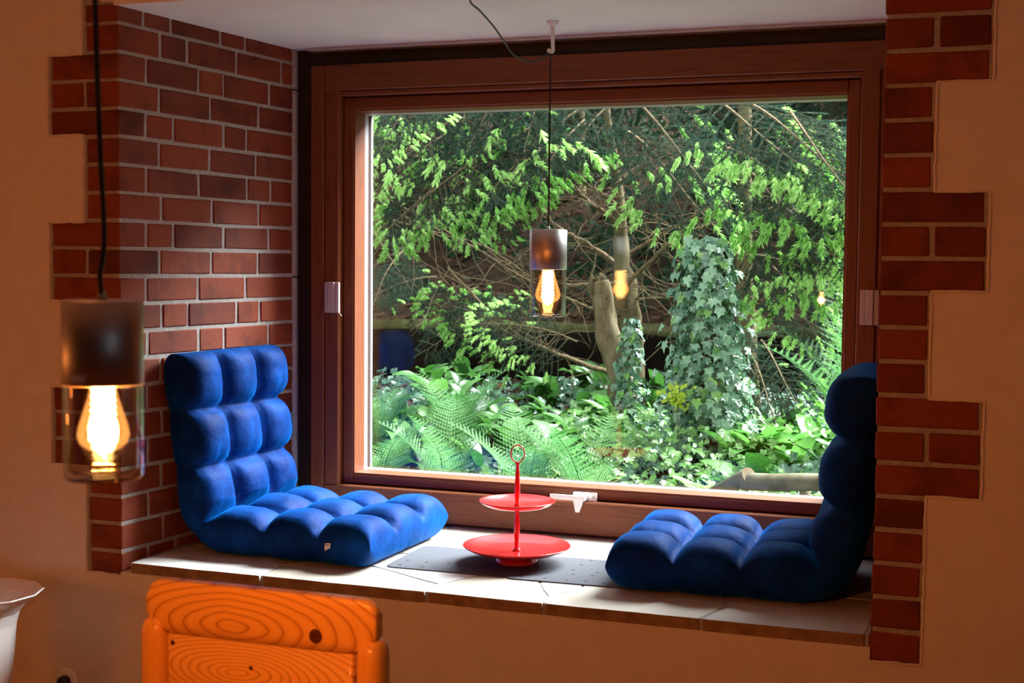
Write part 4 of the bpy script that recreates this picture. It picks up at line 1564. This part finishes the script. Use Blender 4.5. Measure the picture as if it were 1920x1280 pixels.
BOUGHS = [((.35, 3.9, .45), (-.72, 3.2, .06), 0), ((.17, 3.9, .28), (-.38, 3.3, -.22), 1), ((.32, 3.9, .23), (-.01, 3.3, -.22), 1), ((.01, 3.7, .07), (-.46, 3.1, -.41), 1),
          ((.04, 3.8, -.06), (-.17, 3.3, -.43), 1), ((-.2, 3.6, .19), (-.69, 3.1, -.16), 0), ((-.32, 3.5, .27), (-.72, 3.2, .12), 2), ((.23, 4.0, .12), (.12, 3.5, -.24), 1),
          ((-.06, 3.7, -.18), (-.06, 3.4, -.52), 0), ((-.23, 3.5, -.14), (-.5, 3.1, -.44), 1), ((.39, 4.1, .22), (.2, 3.7, -.13), 3), ((-.43, 3.3, .28), (-.54, 3.0, -.06), 1),
          ((-.08, 3.6, .34), (-.18, 3.3, -.04), 0), ((.13, 3.8, .32), (.09, 3.4, -.01), 3), ((-.54, 3.8, .04), (-.87, 3.5, -.27), 0), ((.42, 4.0, .28), (1.01, 3.4, -.15), 0),
          ((.48, 4.0, .04), (1.08, 3.4, -.34), 1), ((.33, 4.2, .12), (.23, 3.9, -.2), 3),
          ((.31, 3.5, -1.2), (-.24, 3.2, -.89), 2), ((.37, 3.5, -1.11), (.06, 3.1, -.99), 2), ((.09, 3.6, -.89), (-.49, 3.4, -1.13), 3),
          ((-1.13, 4.6, -.62), (-1.2, 4.2, -.93), 3), ((-1.07, 5.0, -.8), (-1.36, 4.6, -.87), 3), ((-.69, 4.8, -.86), (-1.01, 4.5, -1.06), 3), ((-1.65, 5.2, -.43), (-1.22, 4.8, -.8), 3)]
BOUGHS2 = [((1.06, 3.5, .17), (1.54, 2.9, -.1), 2), ((1.27, 3.4, .12), (1.82, 2.8, -.2), 2),
           ((1.15, 3.5, -.1), (1.77, 2.8, -.35), 2), ((1.24, 3.5, -.21), (1.62, 2.9, -.47), 1), ((1.52, 3.2, .04), (1.85, 2.7, -.3), 2),
           ((1.26, 3.4, -.54), (1.82, 2.8, -.52), 2), ((1.29, 3.4, -.65), (1.79, 2.8, -.68), 2), ((1.41, 3.3, -.7), (1.71, 2.8, -.91), 1),
           ((1.54, 3.1, -.5), (1.83, 2.7, -.63), 2), ((1.32, 3.6, -1.09), (1.6, 3.2, -1.32), 1), ((1.28, 3.5, -1.14), (1.54, 3.1, -1.45), 1),
           ((1.1, 3.7, -.99), (1.37, 3.3, -1.23), 3), ((.6, 5.2, -.47), (1.11, 4.8, -.64), 3), ((1.19, 5.0, -.9), (1.6, 4.5, -1.07), 3), ((.76, 5.2, -.02), (.58, 4.8, -.21), 3), ((.83, 5.6, -.35), (1.24, 5.2, -.2), 3)]


def place_bough(base, tip, k, parent, off):
    base, tip = Vector(base), Vector(tip)
    d = tip - base
    L = d.length
    x = d / L
    n = Vector((R.uniform(-.3, .3), R.uniform(-.95, -.35), R.uniform(.55, .9)))
    n = (n - x * n.dot(x)).normalized()
    y = n.cross(x)
    mm = Matrix((x, y, n)).transposed().to_4x4()
    s = L * 1.12
    mm = mm @ Matrix.Diagonal((s, s * (1.0 if L > .55 else 1.25), s, 1))
    mm.translation = base - off
    a, t = VAR[k]
    o = link('bough', a, None, parent)
    o.matrix_local = mm
    tag(link('fresh_tips', t, None, o), kind='stuff')


for b, t, k in BOUGHS:
    place_bough(b, t, k, spruce, o1)
for b, t, k in BOUGHS2:
    place_bough(b, t, k, spruce2, o2)


# ---- forest trees on the slope behind
BGT = [(-2.3, 6.6, 'dark forest spruce high on the slope at the window edge'), (-.9, 7.6, 'dark forest spruce rising behind the lamp cord'), (.35, 7.2, 'dark forest spruce rising behind the bare trunk'),
       (1.35, 6.4, 'dark forest spruce behind the bright young spruce'), (2.6, 6.2, 'dark forest spruce beyond the window frame at right')]
for bx, by, lab in BGT:
    gz = ground_z(bx, by)
    root = empty('forest_spruce', (bx, by, gz))
    tag(root, lab, 'spruce tree', 'forest spruces on the slope')
    pts = [(R.uniform(-.04, .04), R.uniform(-.04, .04), z) for z in (-.2, .8, 1.6, 2.4, 3.0, 3.6)]
    path = smooth_path(pts, 4)
    link('trunk', tube_mesh('trunk', path, [.11 - .0045 * i for i in range(len(path))], 10, wob=.2), M['bark'], root)
    for k in range(26):
        a = R.uniform(0, 2 * math.pi)
        z = R.uniform(1.1, 3.1)
        L = R.uniform(1.0, 1.8) * (1.15 - .14 * z)
        d = Vector((math.cos(a), math.sin(a), R.uniform(-.45, -.05)))
        place_bough(Vector((bx, by, gz + z)), Vector((bx, by, gz + z)) + d * L, 3, root, Vector((bx, by, gz)))


# ---- ferns
def frond_mesh(seed):
    rr = random.Random(seed)
    vs, fs = [], []
    N = 30
    pts = []
    p = Vector((0, 0, 0))
    ang = math.radians(86)
    for k in range(N + 1):
        pts.append(p.copy())
        p = p + Vector((math.cos(ang), 0, math.sin(ang))) / N
        ang -= math.radians(1.1 + 2.2 * (k / N)) * rr.uniform(.8, 1.2)
    tube_geo(pts, [.006 * (1 - .85 * k / N) for k in range(N + 1)], 4, vs, fs)
    for k in range(4, N + 1):
        t = k / N
        L = .205 * math.sin(math.pi * min(1, .10 + .90 * t)) ** .75 + .012
        tan = (pts[k] - pts[k - 1]).normalized()
        nrm_ = tan.cross(Vector((0, 1, 0))).normalized()
        for sd in (-1, 1):
            d = (Vector((0, sd, 0)) + tan * .42 * rr.uniform(.8, 1.2)).normalized()
            nl = 9
            wmax = .019
            for j in range(nl):
                s0, s1 = j / nl, (j + 1) / nl
                q0 = pts[k] + d * L * s0 + nrm_ * .03 * s0 * s0 * L * 4
                q1 = pts[k] + d * L * s1 + nrm_ * .03 * s1 * s1 * L * 4
                w = wmax * (1 - s0 ** 1.6) * (.45 + .55 * L / .2)
                for side in (-1, 1):
                    tipv = (q0 + q1) * .5 + tan * w * side + d * L * .05
                    i = len(vs)
                    vs.extend((q0, q1, tipv))
                    fs.append((i, i + 1, i + 2))
    me = mesh('frond', vs, fs)
    me.materials.append(M['fern'])
    return me


FR = [frond_mesh(s) for s in (1, 2, 3)]


def fern(loc, n, size, label, group=None, lean=(0, 0), spread=(-.15, .35)):
    root = empty('fern', loc)
    tag(root, label, 'fern', group)
    a0 = R.uniform(0, 6)
    for k in range(n):
        o = link('frond', R.choice(FR), None, root)
        a = a0 + 2 * math.pi * k / n + R.uniform(-.3, .3)
        s = size * R.uniform(.75, 1.1)
        o.scale = (s, s, s)
        tilt = R.uniform(*spread)
        o.rotation_euler = (Matrix.Rotation(a, 3, 'Z') @ Matrix.Rotation(tilt * .6, 3, 'Y')).to_euler()
    return root


fg = 'ferns below the window'
fern((-.02, 1.85, -1.80), 7, .54, 'pale fern filling the lower corner of the glass beside the blue chair', fg)
fern((.26, 1.95, -1.80), 7, .60, 'tall feathery fern with overlapping fronds above the blue seat', fg)
fern((.66, 1.85, -1.80), 7, .58, 'upright bright fern directly behind the red stand', fg)
fern((.95, 1.75, -1.80), 6, .54, 'arching fern with one long frond right of the red stand', fg)
fern((.02, 2.65, -1.72), 8, .58, 'darker large fern standing behind the front row of ferns', fg)
fern((-.45, 2.75, -1.74), 8, .54, 'shaded fern at the window edge below the dark bank', fg)
fern((.45, 1.60, -1.90), 8, .42, 'small low fern between the tall ferns in front', fg)
fern((1.98, 2.70, ground_z(1.98, 2.70)), 9, 1.05, 'tall fern at the far right edge of the glass', fg)


# ---- broad leaved plants
def broad_leaf_mesh(seed):
    rr = random.Random(seed)
    vs, fs = [], []
    n = 8
    for k in range(n + 1):
        t = k / n
        w = .17 * math.sin(math.pi * min(1, t ** .8 * 1.0)) ** .85 + .012 * (1 - t)
        z = .55 * t - .50 * t * t
        vs.extend(((t * .85, -w, z + w * .35), (t * .85, 0, z), (t * .85, w, z + w * .35)))
    for k in range(n):
        for j in range(2):
            a = k * 3 + j
            fs.append((a, a + 3, a + 4, a + 1))
    return mesh('leaf', vs, fs, True)


BL_ = []
for s, mt_ in ((1, 'broad'), (2, 'broad'), (3, 'broad_light'), (4, 'broad_light')):
    me = broad_leaf_mesh(s)
    me.materials.append(M[mt_])
    BL_.append(me)


def leafy_plant(x, y, n, size, light, label, group):
    root = empty('leafy_plant', (x, y, ground_z(x, y)))
    tag(root, label, 'plant', group)
    for k in range(n):
        o = link('leaf', BL_[R.choice((2, 3)) if light else R.choice((0, 1, 1, 2))], None, root)
        a = R.uniform(0, 2 * math.pi)
        s = size * R.uniform(.75, 1.2)
        o.scale = (s, s * R.uniform(.8, 1.25), s)
        o.location = (R.uniform(-.03, .03), R.uniform(-.03, .03), R.uniform(0, .08))
        o.rotation_euler = (R.uniform(-.4, .4), R.uniform(-.8, .1), a)


for _ in range(58):
    y = R.uniform(2.4, 4.4)
    x = R.uniform(-.45 - (y - 2.5) * .25, .75)
    leafy_plant(x, y, R.randint(5, 8), R.uniform(.19, .28), R.random() < .2, 'dark green broad-leaved plant on the ground between ferns and stump', 'broad-leaved plants left of the stump')
for _ in range(40):
    y = R.uniform(1.9, 3.3)
    x = R.uniform(1.33, 2.0)
    leafy_plant(x, y, R.randint(6, 9), R.uniform(.20, .30), R.random() < .8, 'light green broad-leaved plant in the bed below the bright spruce', 'broad-leaved plants below the bright spruce')

# yellow-green sprig
yw = empty('yellow_shrub', (1.09, 2.72, -1.45))
yw.location.z = ground_z(1.09, 2.72)
tag(yw, 'small yellow-green sprig in front of the ivy column', 'shrub')
vs, fs = [], []
hgt = -1.28 - yw.location.z
for _ in range(70):
    p = Vector((R.gauss(0, .032), R.gauss(0, .02), hgt * R.uniform(.80, 1.04)))
    add_leaf(vs, fs, OVAL, OVAL_F, leaf_matrix(p, Vector((0, -.7, .6)) + rv(.7), Vector((0, 0, 1)) + rv(.9), R.uniform(.022, .038)))
tag(link('leaves', mesh('leaves', vs, fs), M['yew'], yw), kind='stuff')
link('stalk', tube_mesh('stalk', [(0, .02, 0), (.01, .02, hgt * .5), (0, 0, hgt)], .0025, 6), M['deadwood'], yw)

# ---- log railing
lf = empty('log_railing', (1.75, 1.6, -1.80))
tag(lf, 'weathered round-log railing at the bottom corner of the window', 'railing')
lo_ = Vector(lf.location)


def log(name, a, b, r, parent):
    a, b = Vector(a), Vector(b)
    pts = [a.lerp(b, k / 8) + rv(.0015) for k in range(9)]
    vs, fs = tube_geo([p - lo_ for p in pts], r, 18, wob=.06)
    me = mesh(name, vs, fs, True)
    me.materials.append(M['log'])
    me.materials.append(M['log_end'])
    for p in list(me.polygons)[-2:]:
        p.material_index = 1
        p.use_smooth = False
    return link(name, me, None, parent)


log('rail_log', (1.605, 1.56, -1.502), (2.12, 1.52, -1.470), .033, lf)
log('brace_log', (1.36, 1.80, -1.655), (1.632, 1.55, -1.472), .030, lf)
for x in (1.655, 1.765, 1.885, 2.0):
    log('upright_log', (x, 1.62, -1.95), (x, 1.62, -1.560 + R.uniform(-.006, .006)), .034, lf)
log('post_log', (1.83, 1.60, -1.95), (1.83, 1.60, -1.50), .020, lf)
